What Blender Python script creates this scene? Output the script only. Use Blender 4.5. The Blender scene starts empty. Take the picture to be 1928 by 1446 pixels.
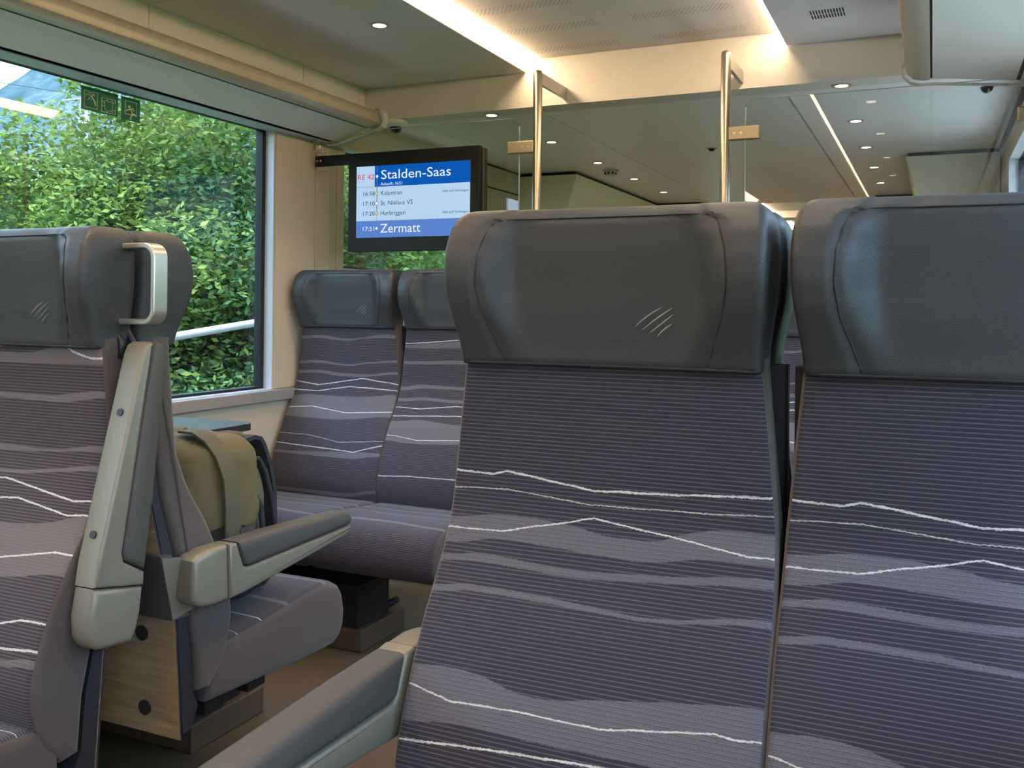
import bpy, bmesh, math, random
import numpy as np
from mathutils import Vector, Matrix
random.seed(7); np.random.seed(7)
SC = bpy.context.scene
COL = SC.collection
R = math.radians

# ------------------------------------------------------------------ camera
cam_d = bpy.data.cameras.new('camera'); cam = bpy.data.objects.new('camera', cam_d); COL.objects.link(cam)
cam_d.sensor_fit = 'HORIZONTAL'; cam_d.sensor_width = 36.0
cam_d.lens = 1748.0 / 1928.0 * 36.0
cam_d.shift_y = -143.3 / 1928.0
cam_d.clip_start = 0.02; cam_d.clip_end = 3000
cam.matrix_world = Matrix.Translation((0, 0, 1.07)) @ Matrix.Rotation(R(24.35), 4, 'Z') @ Matrix.Rotation(R(90), 4, 'X') @ Matrix.Rotation(R(0.6), 4, 'Z')
SC.camera = cam

# ------------------------------------------------------------------ world, sun, exposure
SC.view_settings.view_transform = 'Standard'; SC.view_settings.look = 'None'
SC.view_settings.gamma = 1.0; SC.view_settings.use_curve_mapping = False
SC.view_settings.exposure = 0.0
SC.cycles.max_bounces = 8; SC.cycles.diffuse_bounces = 4; SC.cycles.glossy_bounces = 4
SC.cycles.transparent_max_bounces = 16; SC.cycles.transmission_bounces = 4
SC.cycles.caustics_reflective = False; SC.cycles.caustics_refractive = False
SC.cycles.sample_clamp_indirect = 4.0
SC.cycles.use_denoising = True
w = bpy.data.worlds.new('sky'); SC.world = w; w.use_nodes = True
nt = w.node_tree; nt.nodes.clear()
bg = nt.nodes.new('ShaderNodeBackground'); out = nt.nodes.new('ShaderNodeOutputWorld')
tc = nt.nodes.new('ShaderNodeTexCoord'); sep = nt.nodes.new('ShaderNodeSeparateXYZ'); cr = nt.nodes.new('ShaderNodeValToRGB')
cr.color_ramp.elements[0].position = 0.0; cr.color_ramp.elements[0].color = (0.66, 0.80, 1.0, 1)
cr.color_ramp.elements[1].position = 0.8; cr.color_ramp.elements[1].color = (0.34, 0.56, 1.0, 1)
nt.links.new(tc.outputs['Generated'], sep.inputs[0]); nt.links.new(sep.outputs[2], cr.inputs[0])
nt.links.new(cr.outputs[0], bg.inputs[0]); nt.links.new(bg.outputs[0], out.inputs[0])
bg.inputs[1].default_value = 8.0
sun_d = bpy.data.lights.new('sun', 'SUN'); sun_d.energy = 8.5; sun_d.angle = R(12); sun_d.color = (1, .95, .82)
sun = bpy.data.objects.new('sun', sun_d); COL.objects.link(sun)
sun.rotation_euler = Vector((-0.22, 0.42, -1.0)).to_track_quat('-Z', 'Y').to_euler()

# ------------------------------------------------------------------ materials
def lin(r, g, b):
    return tuple(((c / 255.) / 12.92 if c / 255. <= .04045 else (((c / 255.) + .055) / 1.055) ** 2.4) for c in (r, g, b)) + (1,)
MATS = {}
def mat(name, col, rough=.5, metal=0., bump=0., bscale=200., var=0., vscale=3., spec=.5, emit=None, estr=0., sheen=0.):
    if name in MATS: return MATS[name]
    m = bpy.data.materials.new(name); m.use_nodes = True; MATS[name] = m
    t = m.node_tree; p = t.nodes['Principled BSDF']
    col = tuple(col[:3]) + (1,)
    p.inputs['Base Color'].default_value = col; p.inputs['Roughness'].default_value = rough
    p.inputs['Metallic'].default_value = metal; p.inputs['Specular IOR Level'].default_value = spec
    if sheen: p.inputs['Sheen Weight'].default_value = sheen
    if emit: p.inputs['Emission Color'].default_value = emit; p.inputs['Emission Strength'].default_value = estr
    tcn = t.nodes.new('ShaderNodeTexCoord')
    if var:
        n = t.nodes.new('ShaderNodeTexNoise'); n.inputs['Scale'].default_value = vscale; n.inputs['Detail'].default_value = 3
        t.links.new(tcn.outputs['Object'], n.inputs['Vector'])
        mr = t.nodes.new('ShaderNodeMapRange'); mr.inputs[3].default_value = 1 - var; mr.inputs[4].default_value = 1 + var
        t.links.new(n.outputs[0], mr.inputs[0])
        hs = t.nodes.new('ShaderNodeHueSaturation'); hs.inputs['Color'].default_value = col
        t.links.new(mr.outputs[0], hs.inputs['Value']); t.links.new(hs.outputs[0], p.inputs['Base Color'])
    if bump:
        n = t.nodes.new('ShaderNodeTexNoise'); n.inputs['Scale'].default_value = bscale; n.inputs['Detail'].default_value = 3
        t.links.new(tcn.outputs['Object'], n.inputs['Vector'])
        b = t.nodes.new('ShaderNodeBump'); b.inputs['Strength'].default_value = bump; b.inputs['Distance'].default_value = .002
        t.links.new(n.outputs[0], b.inputs['Height']); t.links.new(b.outputs[0], p.inputs['Normal'])
    return m
def emission(name, col, s=1.):
    if name in MATS: return MATS[name]
    m = bpy.data.materials.new(name); m.use_nodes = True; MATS[name] = m
    t = m.node_tree; t.nodes.clear()
    e = t.nodes.new('ShaderNodeEmission'); o = t.nodes.new('ShaderNodeOutputMaterial')
    e.inputs[0].default_value = tuple(col[:3]) + (1,); e.inputs[1].default_value = s
    t.links.new(e.outputs[0], o.inputs[0]); return m
def glass(name, tint=(1, 1, 1), ior=1.5):
    m = bpy.data.materials.new(name); m.use_nodes = True
    t = m.node_tree; t.nodes.clear()
    tr = t.nodes.new('ShaderNodeBsdfTransparent'); tr.inputs[0].default_value = tint + (1,)
    gl = t.nodes.new('ShaderNodeBsdfGlossy'); gl.inputs['Roughness'].default_value = .01
    lw = t.nodes.new('ShaderNodeLayerWeight'); lw.inputs[0].default_value = .5
    pw = t.nodes.new('ShaderNodeMath'); pw.operation = 'POWER'; pw.inputs[1].default_value = 5; t.links.new(lw.outputs['Facing'], pw.inputs[0])
    fr = t.nodes.new('ShaderNodeMath'); fr.operation = 'MULTIPLY_ADD'; f0 = ((ior - 1) / (ior + 1)) ** 2; fr.inputs[1].default_value = 1 - f0; fr.inputs[2].default_value = f0; t.links.new(pw.outputs[0], fr.inputs[0])
    mx = t.nodes.new('ShaderNodeMixShader'); o = t.nodes.new('ShaderNodeOutputMaterial')
    t.links.new(fr.outputs[0], mx.inputs[0]); t.links.new(tr.outputs[0], mx.inputs[1]); t.links.new(gl.outputs[0], mx.inputs[2])
    t.links.new(mx.outputs[0], o.inputs[0]); return m

M_side = mat('grey_ceiling_paint', (.87, .81, .78), .55, var=.03)
M_ctr = mat('pale_ceiling_paint', (.86, .80, .73), .55, var=.02)
M_low = mat('grey_green_ceiling_paint', (.88, .86, .86), .35, var=.03)
M_bulk = mat('cream_paint', (.74, .70, .62), .5, var=.03)
M_wall = mat('beige_laminate', (.66, .56, .42), .5, bump=.05, bscale=400, var=.03)
M_mod = mat('module_laminate', (.86, .82, .70), .4, var=.03)
M_sill = mat('sill_grey', (.33, .30, .28), .3)
M_sillw = mat('window_reveal_grey', (.66, .67, .70), .35)
M_black = mat('black_rubber', (.008, .008, .009), .6)
M_dark = mat('dark_frame_plastic', (.022, .022, .030), .55, bump=.1)
M_floor = mat('brown_vinyl_floor', (.115, .078, .042), .5, bump=.1, bscale=300, var=.12, vscale=6)
M_leather = mat('grey_leather', (.042, .046, .050), .40, bump=.3, bscale=700, var=.05, vscale=5, spec=.45)
M_seam = mat('seam_thread', (.025, .027, .03), .7)
M_pipe = mat('headrest_piping', (.02, .02, .022), .45)
M_emb = mat('embroidery_thread', (.30, .30, .26), .6)
M_velvet = mat('plain_velvet', (.088, .068, .060), .9, bump=.4, bscale=900, var=.12, vscale=18, sheen=.25)
M_arm = mat('champagne_paint', (.235, .22, .17), .42, metal=.25, bump=.04, bscale=900)
M_pad = mat('armrest_pad', (.078, .072, .064), .62, bump=.15, bscale=900)
M_screw = mat('screw_cap', (.035, .03, .032), .4)
M_steel = mat('brushed_steel', (.50, .44, .33), .3, metal=1.0)
M_clamp = mat('warm_satin_metal', (.40, .34, .23), .42, metal=.9)
M_alu = mat('satin_aluminium', (.60, .58, .54), .34, metal=.8)
M_tv = mat('black_housing', (.008, .0075, .007), .5, spec=.25)
M_tv2 = mat('screen_side_housing', (.045, .035, .028), .4, metal=.3)
M_white = mat('white_plastic', (.60, .59, .55), .4)
M_table = mat('table_laminate', (.06, .065, .07), .28, spec=.6)
M_tabedge = mat('table_edge', (.02, .02, .02), .5)
M_olive = mat('olive_canvas', (.135, .108, .05), .85, bump=.5, bscale=500, var=.15, vscale=8)
M_olive2 = mat('olive_strap_canvas', (.11, .097, .06), .85, bump=.5, bscale=500, var=.1, vscale=10)
M_pack = mat('brown_grey_pack_cloth', (.15, .125, .10), .9, bump=.6, bscale=500, var=.15, vscale=14)
M_packd = mat('charcoal_pack_cloth', (.03, .033, .04), .85, bump=.6, bscale=300, var=.2, vscale=14)
M_glass = glass('clear_window_glass', (.93, .98, .96))
M_part = glass('partition_glass', (.95, .97, .96), 1.6)
M_green = mat('sign_green', (.012, .16, .08), .5)
M_signl = mat('sign_pale_yellow', (.80, .80, .50), .5)
M_glassedge = mat('glass_edge', (.45, .60, .58), .2)
E_cove = emission('cove_light_diffuser', (1.0, .69, .44), 23)
E_down = emission('downlight_lens', (1.0, .80, .58), 9.0)

def wood_mat():
    m = bpy.data.materials.new('birch_veneer'); m.use_nodes = True
    t = m.node_tree; p = t.nodes['Principled BSDF']; p.inputs['Roughness'].default_value = .42
    tcn = t.nodes.new('ShaderNodeTexCoord'); mp = t.nodes.new('ShaderNodeMapping'); mp.inputs['Scale'].default_value = (1.6, 1.6, 14)
    n = t.nodes.new('ShaderNodeTexNoise'); n.inputs['Scale'].default_value = 4; n.inputs['Detail'].default_value = 8; n.inputs['Distortion'].default_value = .9
    r = t.nodes.new('ShaderNodeValToRGB')
    r.color_ramp.elements[0].position = .3; r.color_ramp.elements[0].color = (.34, .225, .12, 1)
    r.color_ramp.elements[1].position = .7; r.color_ramp.elements[1].color = (.50, .36, .20, 1)
    v = t.nodes.new('ShaderNodeTexVoronoi'); v.inputs['Scale'].default_value = 7
    k = t.nodes.new('ShaderNodeMapRange'); k.inputs[1].default_value = .03; k.inputs[2].default_value = .09; k.inputs[3].default_value = .55; k.inputs[4].default_value = 1
    mx = t.nodes.new('ShaderNodeMix'); mx.data_type = 'RGBA'; mx.blend_type = 'MULTIPLY'; mx.inputs[0].default_value = 1
    L = t.links.new
    L(tcn.outputs['Object'], mp.inputs[0]); L(mp.outputs[0], n.inputs['Vector']); L(n.outputs[0], r.inputs[0])
    mp2 = t.nodes.new('ShaderNodeMapping'); mp2.inputs['Scale'].default_value = (1, 1, 1.8)
    L(tcn.outputs['Object'], mp2.inputs[0]); L(mp2.outputs[0], v.inputs['Vector']); L(v.outputs['Distance'], k.inputs[0])
    L(r.outputs[0], mx.inputs[6]); L(k.outputs[0], mx.inputs[7]); L(mx.outputs[2], p.inputs['Base Color'])
    return m
M_wood = wood_mat()

def fabric(name, lines, bands, tint=(1, 1, 1)):
    """woven upholstery: fine ribs, grey wavy bands (top curve, bottom curve) and thin white lines, all in metres on the UV map"""
    m = bpy.data.materials.new(name); m.use_nodes = True
    t = m.node_tree; p = t.nodes['Principled BSDF']; p.inputs['Roughness'].default_value = .92
    p.inputs['Specular IOR Level'].default_value = .25; p.inputs['Sheen Weight'].default_value = .15
    N = t.nodes.new; L = t.links.new
    def math_(op, a, b=None, clamp=False):
        n = N('ShaderNodeMath'); n.operation = op; n.use_clamp = clamp
        for i, x in enumerate((a, b)):
            if x is None: continue
            if isinstance(x, (int, float)): n.inputs[i].default_value = x
            else: L(x, n.inputs[i])
        return n.outputs[0]
    uv = N('ShaderNodeUVMap'); sp = N('ShaderNodeSeparateXYZ'); L(uv.outputs[0], sp.inputs[0]); U, V = sp.outputs[0], sp.outputs[1]
    no = N('ShaderNodeTexNoise'); no.inputs['Scale'].default_value = 260; no.inputs['Detail'].default_value = 1; L(uv.outputs[0], no.inputs['Vector'])
    jit = math_('MULTIPLY', math_('SUBTRACT', no.outputs[0], .5), .0028)
    no2 = N('ShaderNodeTexNoise'); no2.inputs['Scale'].default_value = 30; L(uv.outputs[0], no2.inputs['Vector'])
    jit2 = math_('ADD', jit, math_('MULTIPLY', math_('SUBTRACT', no2.outputs[0], .5), .003))
    VJ = math_('ADD', V, jit2)
    un = math_('ADD', math_('MULTIPLY', U, 2.0), .5)
    def curve(pts, ht='AUTO_CLAMPED'):
        n = N('ShaderNodeFloatCurve'); c = n.mapping.curves[0]
        q = [(min(max(x * 2 + .5, 0), 1), y) for x, y in pts]
        if q[0][0] > .001: q = [(0, q[0][1])] + q
        if q[-1][0] < .999: q = q + [(1, q[-1][1])]
        c.points[0].location = q[0]; c.points[1].location = q[-1]
        for a in q[1:-1]: c.points.new(*a)
        for a in c.points: a.handle_type = ht
        n.mapping.update(); L(un, n.inputs['Value']); return n.outputs[0]
    def step(x, e=.0005):
        n = N('ShaderNodeMapRange'); n.inputs[1].default_value = -e; n.inputs[2].default_value = e; L(x, n.inputs[0]); return n.outputs[0]
    # ribs
    rib = math_('PINGPONG', V, .00275)
    n = N('ShaderNodeMapRange'); n.inputs[1].default_value = .0016; n.inputs[2].default_value = .0024; L(rib, n.inputs[0]); ribm = n.outputs[0]
    no3 = N('ShaderNodeTexNoise'); no3.inputs['Scale'].default_value = 500; no3.inputs['Detail'].default_value = 2; L(uv.outputs[0], no3.inputs['Vector'])
    c1 = N('ShaderNodeMix'); c1.data_type = 'RGBA'
    c1.inputs[6].default_value = (.046 * tint[0], .040 * tint[1], .052 * tint[2], 1); c1.inputs[7].default_value = (.125 * tint[0], .108 * tint[1], .125 * tint[2], 1)
    L(math_('MULTIPLY', ribm, math_('ADD', .45, no3.outputs[0])), c1.inputs[0]); cur = c1.outputs[2]
    # bands
    bm = None
    for top, bot in bands:
        a = math_('MULTIPLY', step(math_('SUBTRACT', VJ, curve(top))), step(math_('SUBTRACT', curve(bot), VJ)))
        bm = a if bm is None else math_('MAXIMUM', bm, a)
    tw = math_('SINE', math_('MULTIPLY', math_('ADD', U, V), 2400.))
    tw = math_('ADD', .5, math_('MULTIPLY', tw, .14))
    bc = N('ShaderNodeMix'); bc.data_type = 'RGBA'; bc.inputs[6].default_value = (.085 * tint[0], .076 * tint[1], .085 * tint[2], 1); bc.inputs[7].default_value = (.215 * tint[0], .196 * tint[1], .21 * tint[2], 1)
    L(math_('ADD', tw, math_('MULTIPLY', math_('SUBTRACT', no3.outputs[0], .5), .9)), bc.inputs[0])
    if bm is not None:
        c2 = N('ShaderNodeMix'); c2.data_type = 'RGBA'; L(bm, c2.inputs[0]); L(cur, c2.inputs[6]); L(bc.outputs[2], c2.inputs[7]); cur = c2.outputs[2]
    for pts, hw, br in lines:
        d = math_('ABSOLUTE', math_('SUBTRACT', VJ, curve(pts, 'VECTOR')))
        a = step(math_('SUBTRACT', hw, d), .0004)
        c3 = N('ShaderNodeMix'); c3.data_type = 'RGBA'; L(a, c3.inputs[0]); L(cur, c3.inputs[6])
        c3.inputs[7].default_value = (.62 * br, .60 * br, .58 * br, 1); cur = c3.outputs[2]
    L(cur, p.inputs['Base Color'])
    b = N('ShaderNodeBump'); b.inputs['Strength'].default_value = .35; b.inputs['Distance'].default_value = .0015
    L(math_('ADD', ribm, no3.outputs[0]), b.inputs['Height']); L(b.outputs[0], p.inputs['Normal'])
    return m

F_R1 = fabric('upholstery_wide_wave', [
    ([(-.223, .178), (-.159, .180), (-.138, .174), (-.014, .190), (.066, .187), (.212, .179)], .0013, 1),
    ([(-.226, .203), (-.136, .199), (-.017, .209), (.143, .205), (.213, .201)], .0007, .75),
    ([(-.223, .258), (-.14, .256), (-.01, .226), (.106, .240), (.192, .252), (.215, .251)], .0010, .95),
    ([(-.235, .465), (-.162, .478), (-.073, .475), (.036, .476), (.172, .456), (.194, .459), (.22, .456)], .0010, .95),
    ([(-.231, .534), (-.198, .532), (-.106, .524), (.049, .516), (.2, .51)], .0013, 1)],
    [([(-.231, .244), (-.134, .234), (-.042, .238), (.014, .247), (.078, .246), (.106, .235), (.171, .223), (.214, .223)],
      [(-.227, .279), (-.134, .267), (-.006, .272), (.052, .274), (.081, .271), (.136, .262), (.217, .26)]),
     ([(-.23, .296), (-.163, .289), (-.043, .294), (.082, .288), (.218, .276)], [(-.231, .304), (-.161, .30), (-.033, .304), (.084, .297), (.219, .287)]),
     ([(-.233, .338), (-.159, .331), (-.016, .336), (.071, .341), (.22, .324)], [(-.231, .347), (-.156, .34), (-.015, .343), (.064, .346), (.221, .332)]),
     ([(-.236, .443), (-.162, .439), (-.045, .456), (.025, .446), (.163, .427), (.22, .422)], [(-.236, .512), (-.132, .503), (-.022, .505), (.088, .503), (.22, .496)])], tint=(.82, .87, .94))
F_L3A = fabric('upholstery_window_seat', [
    ([(-.222, .232), (-.115, .243), (.07, .212), (.225, .228)], .0014, 1), ([(-.221, .265), (-.111, .266), (.02, .244), (.234, .251)], .0014, 1),
    ([(-.233, .337), (-.12, .327), (.035, .346), (.228, .331)], .0014, 1), ([(-.219, .439), (-.087, .44), (.045, .459), (.235, .442)], .0008, .8),
    ([(-.226, .476), (.006, .485), (.114, .49), (.235, .456)], .0015, 1)],
    [([(-.2, .062), (-.119, .058), (-.004, .069), (.068, .063), (.167, .05), (.222, .053)], [(-.211, .074), (-.132, .07), (-.004, .077), (.072, .068), (.219, .064)]),
     ([(-.215, .156), (-.132, .151), (.004, .162), (.083, .154), (.228, .142)], [(-.215, .166), (-.129, .162), (.001, .169), (.085, .159), (.225, .151)]),
     ([(-.211, .192), (-.131, .187), (-.02, .196), (.081, .197), (.222, .183)], [(-.216, .204), (-.128, .198), (-.026, .208), (.079, .206), (.228, .193)]),
     ([(-.22, .288), (-.159, .281), (.047, .282), (.235, .266)], [(-.23, .373), (-.076, .375), (.025, .374), (.238, .352)]),
     ([(-.191, .503), (.235, .487)], [(-.187, .513), (.089, .515), (.235, .499)]), ([(-.157, .635), (.076, .636), (.247, .614)], [(-.157, .648), (.072, .651), (.246, .625)])])
F_L3B = fabric('upholstery_aisle_seat', [
    ([(-.197, .08), (-.12, .075), (.027, .062), (.2, .075)], .0014, 1), ([(-.212, .31), (-.124, .312), (.014, .295), (.2, .3)], .0013, 1),
    ([(-.214, .345), (.024, .331), (.2, .335)], .0013, 1), ([(-.191, .419), (-.1, .43), (.2, .41)], .001, 1), ([(-.21, .562), (-.116, .555), (.2, .55)], .0014, 1)],
    [([(-.193, .084), (-.123, .079), (.031, .07)], [(-.194, .097), (.029, .092)]), ([(-.205, .143), (.03, .135)], [(-.207, .154), (.027, .148)]),
     ([(-.21, .234), (-.138, .224), (.004, .226)], [(-.21, .247), (-.117, .236), (.005, .236)]), ([(-.21, .276), (-.112, .269), (.01, .273)], [(-.206, .287), (-.109, .28), (.012, .284)]),
     ([(-.208, .365), (-.115, .354), (.027, .364)], [(-.193, .439), (-.144, .443), (.2, .43)])])
F_L1 = fabric('upholstery_low_bands', [
    ([(-.054, .028), (.005, .021), (.108, .018), (.135, .034), (.179, .045), (.21, .044)], .0018, 1),
    ([(-.1, .27), (-.008, .266), (.174, .292), (.209, .288)], .0015, 1), ([(-.1, .31), (.039, .298), (.172, .317), (.207, .313)], .0015, 1),
    ([(-.1, .40), (.068, .402), (.182, .38), (.211, .38)], .0015, 1), ([(-.1, .49), (.127, .502), (.174, .491), (.195, .49)], .0015, 1), ([(.146, .538), (.212, .532)], .0018, 1)],
    [([(-.047, .039), (.019, .039), (.092, .027), (.217, .018)], [(-.051, .058), (.206, .056)]), ([(-.049, .113), (.071, .113), (.21, .101)], [(-.053, .122), (.098, .124), (.212, .113)]),
     ([(-.044, .206), (.074, .208), (.21, .195)], [(-.048, .217), (.077, .213), (.208, .205)]), ([(-.031, .251), (.105, .241), (.199, .23)], [(-.027, .257), (.11, .247), (.204, .238)]),
     ([(.027, .343), (.133, .334), (.218, .315)], [(-.1, .42), (.085, .431), (.218, .415)]), ([(.152, .554), (.212, .545)], [(.154, .563), (.214, .558)])], tint=(1.08, 1.0, .92))
F_CUSH = fabric('upholstery_cushion', [
    ([(-.22, .085), (-.05, .10), (.2, .075)], .001, .8), ([(-.22, .16), (-.05, .17), (.1, .15), (.2, .155)], .0012, 1)],
    [([(-.22, .24), (0, .25), (.2, .235)], [(-.22, .252), (0, .265), (.2, .25)]), ([(-.22, .38), (0, .37), (.2, .385)], [(-.22, .395), (0, .385), (.2, .397)])])

# ------------------------------------------------------------------ mesh helpers
def link(name, me, parent=None):
    o = bpy.data.objects.new(name, me); COL.objects.link(o)
    if parent is not None: o.parent = parent
    return o
def mesh(name, vs, fs, m, parent=None, smooth=False, mi=None, auto=None):
    me = bpy.data.meshes.new(name); me.from_pydata([tuple(v) for v in vs], [], fs); me.update()
    for x in (m if isinstance(m, (list, tuple)) else [m]): me.materials.append(x)
    if mi: me.polygons.foreach_set('material_index', mi)
    bm = bmesh.new(); bm.from_mesh(me); bmesh.ops.recalc_face_normals(bm, faces=bm.faces)
    if auto is not None:
        for f in bm.faces: f.smooth = True
        for e in bm.edges:
            if len(e.link_faces) == 2 and e.calc_face_angle(0) > R(auto): e.smooth = False
    elif smooth:
        for f in bm.faces: f.smooth = True
    bm.to_mesh(me); bm.free()
    return link(name, me, parent)
class B:
    """collects shapes for ONE mesh"""
    def __init__(s): s.v = []; s.f = []
    def add(s, vs, fs):
        n = len(s.v); s.v += [tuple(v) for v in vs]; s.f += [tuple(i + n for i in f) for f in fs]; return s
    def box(s, x0, x1, y0, y1, z0, z1, bev=0):
        if bev:
            bm = bmesh.new(); bmesh.ops.create_cube(bm, size=1)
            for v in bm.verts: v.co = Vector(((x0 + x1) / 2 + v.co.x * (x1 - x0), (y0 + y1) / 2 + v.co.y * (y1 - y0), (z0 + z1) / 2 + v.co.z * (z1 - z0)))
            bmesh.ops.bevel(bm, geom=bm.edges[:], offset=bev, segments=2, affect='EDGES', profile=.5)
            bm.verts.index_update(); s.add([v.co[:] for v in bm.verts], [[v.index for v in f.verts] for f in bm.faces]); bm.free(); return s
        return s.hexa([(x0, y0, z0), (x1, y0, z0), (x1, y1, z0), (x0, y1, z0), (x0, y0, z1), (x1, y0, z1), (x1, y1, z1), (x0, y1, z1)])
    def hexa(s, v): return s.add(v, [(0, 3, 2, 1), (4, 5, 6, 7), (0, 1, 5, 4), (1, 2, 6, 5), (2, 3, 7, 6), (3, 0, 4, 7)])
    def prism(s, pts, a, b, axis='y'):
        """closed polygon pts (2D) extruded along axis from a to b"""
        n = len(pts)
        def P(p, t): return {'y': (p[0], t, p[1]), 'x': (t, p[0], p[1]), 'z': (p[0], p[1], t)}[axis]
        return s.add([P(p, a) for p in pts] + [P(p, b) for p in pts], [tuple(range(n)), tuple(range(2 * n - 1, n - 1, -1))] + [(i, (i + 1) % n, n + (i + 1) % n, n + i) for i in range(n)])
    def tube(s, path, r, n=8, cap=True, closed=False):
        P = [Vector(p) for p in path]; rings = []
        rr = r if isinstance(r, (list, tuple)) else [r] * len(P)
        up = None
        for i, p in enumerate(P):
            if closed: d = (P[(i + 1) % len(P)] - P[i - 1])
            else: d = (P[min(i + 1, len(P) - 1)] - P[max(i - 1, 0)])
            d.normalize()
            if up is None: up = Vector((0, 0, 1)) if abs(d.z) < .9 else Vector((1, 0, 0))
            a = d.cross(up); a.normalize(); b = a.cross(d); b.normalize(); up = b
            rings.append([p + (a * math.cos(k * 2 * math.pi / n) + b * math.sin(k * 2 * math.pi / n)) * rr[i] for k in range(n)])
        vs = [v for g in rings for v in g]; fs = []
        m = len(P)
        for i in range(m if closed else m - 1):
            for k in range(n):
                j = (i + 1) % m
                fs.append((i * n + k, i * n + (k + 1) % n, j * n + (k + 1) % n, j * n + k))
        if cap and not closed: fs += [tuple(range(n)), tuple(range((m - 1) * n, m * n))]
        return s.add(vs, fs)
    def disc(s, c, r, axis, depth, n=20, r2=None):
        c = Vector(c); ax = Vector(axis).normalized(); a = ax.orthogonal().normalized(); b = ax.cross(a); r2 = r if r2 is None else r2
        v = [c + (a * math.cos(t) + b * math.sin(t)) * r for t in np.linspace(0, 2 * math.pi, n, endpoint=False)]
        v2 = [c + ax * depth + (a * math.cos(t) + b * math.sin(t)) * r2 for t in np.linspace(0, 2 * math.pi, n, endpoint=False)]
        return s.add(v + v2, [tuple(range(n)), tuple(range(n, 2 * n))] + [(i, (i + 1) % n, n + (i + 1) % n, n + i) for i in range(n)])
    def ring(s, c, r0, r1, axis, depth, n=24):
        c = Vector(c); ax = Vector(axis).normalized(); a = ax.orthogonal().normalized(); b = ax.cross(a)
        T = np.linspace(0, 2 * math.pi, n, endpoint=False)
        def cc(r, d): return [c + ax * d + (a * math.cos(t) + b * math.sin(t)) * r for t in T]
        vs = cc(r0, 0) + cc(r1, 0) + cc(r1, depth) + cc(r0, depth)
        fs = []
        for q in range(4):
            for i in range(n): fs.append((q * n + i, q * n + (i + 1) % n, ((q + 1) % 4) * n + (i + 1) % n, ((q + 1) % 4) * n + i))
        return s.add(vs, fs)
    def build(s, name, m, parent=None, smooth=False, auto=None): return mesh(name, s.v, s.f, m, parent, smooth, auto=auto)
def empty(name, loc=(0, 0, 0), rz=0):
    o = bpy.data.objects.new(name, None); COL.objects.link(o); o.location = loc; o.rotation_euler = (0, 0, rz); o.empty_display_size = .1; return o
def tag(o, label=None, cat=None, group=None, kind=None):
    if label: o['label'] = label
    if cat: o['category'] = cat
    if group: o['group'] = group
    if kind: o['kind'] = kind
    return o
def struct(o): o['kind'] = 'structure'; return o
def copy_tree(o, parent=None):
    c = o.copy(); COL.objects.link(c); c.parent = parent
    for ch in list(o.children): copy_tree(ch, c)
    return c
def itp(x, xs, ys): return float(np.interp(x, xs, ys))

def sweep(name, prof, hw, r, mats, parent, arc=None, nf=999, nx=8):
    """closed profile (y,z) swept over x with rounded ends; hw(z) half width; UV u=-x, v=arc; rounded ends and caps take material 1"""
    P = np.array(prof, float); n = len(P)
    T = np.roll(P, -1, 0) - np.roll(P, 1, 0); T /= (np.linalg.norm(T, axis=1, keepdims=True) + 1e-9)
    area = 0.5 * np.sum(P[:, 0] * np.roll(P[:, 1], -1) - np.roll(P[:, 0], -1) * P[:, 1])
    Nn = np.stack([-T[:, 1], T[:, 0]], 1) * (1 if area > 0 else -1)
    if arc is None:
        arc = np.concatenate([[0], np.cumsum(np.linalg.norm(np.diff(P, axis=0), axis=1))])
    rings = []
    phis = [90, 65, 40, 18, 0]
    for ph in phis: rings.append((-1, r * (1 - math.cos(R(ph))), r * (1 - math.sin(R(ph)))))
    for k in range(1, nx): rings.append((-1 + 2 * k / nx, 0, None))
    for ph in phis[::-1]: rings.append((1, r * (1 - math.cos(R(ph))), r * (1 - math.sin(R(ph)))))
    vs = []
    for sgn, ins, dx in rings:
        Q = P + Nn * ins
        for i in range(n):
            h = hw(P[i, 1]) if callable(hw) else hw
            x = sgn * (h - r) if dx is None else sgn * (h - dx)
            vs.append((x, Q[i, 0], Q[i, 1]))
    fs = []; mi = []; m = len(rings)
    for j in range(m - 1):
        for i in range(n):
            fs.append((j * n + i, j * n + (i + 1) % n, (j + 1) * n + (i + 1) % n, (j + 1) * n + i)); mi.append(1 if (j < 2 or j >= m - 3 or i >= nf) else 0)
    fs += [tuple(range(n)), tuple(range((m - 1) * n, m * n))]; mi += [1, 1]
    me = bpy.data.meshes.new(name); me.from_pydata(vs, [], fs)
    for x in mats: me.materials.append(x)
    me.polygons.foreach_set('material_index', mi); me.polygons.foreach_set('use_smooth', [True] * len(fs))
    uv = me.uv_layers.new(name='UVMap')
    for f in me.polygons:
        for li in f.loop_indices:
            vi = me.loops[li].vertex_index; i = vi % n
            a = arc[i]
            if f.index < (m - 1) * n and (f.index % n) == n - 1 and i == 0: a = arc[-1]
            uv.data[li].uv = (-vs[vi][0], a)
    bm = bmesh.new(); bm.from_mesh(me); bmesh.ops.recalc_face_normals(bm, faces=bm.faces)
    for e in bm.edges:
        if len(e.link_faces) == 2 and e.calc_face_angle(0) > R(50): e.smooth = False
    bm.to_mesh(me); bm.free(); me.update()
    return link(name, me, parent)

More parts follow.
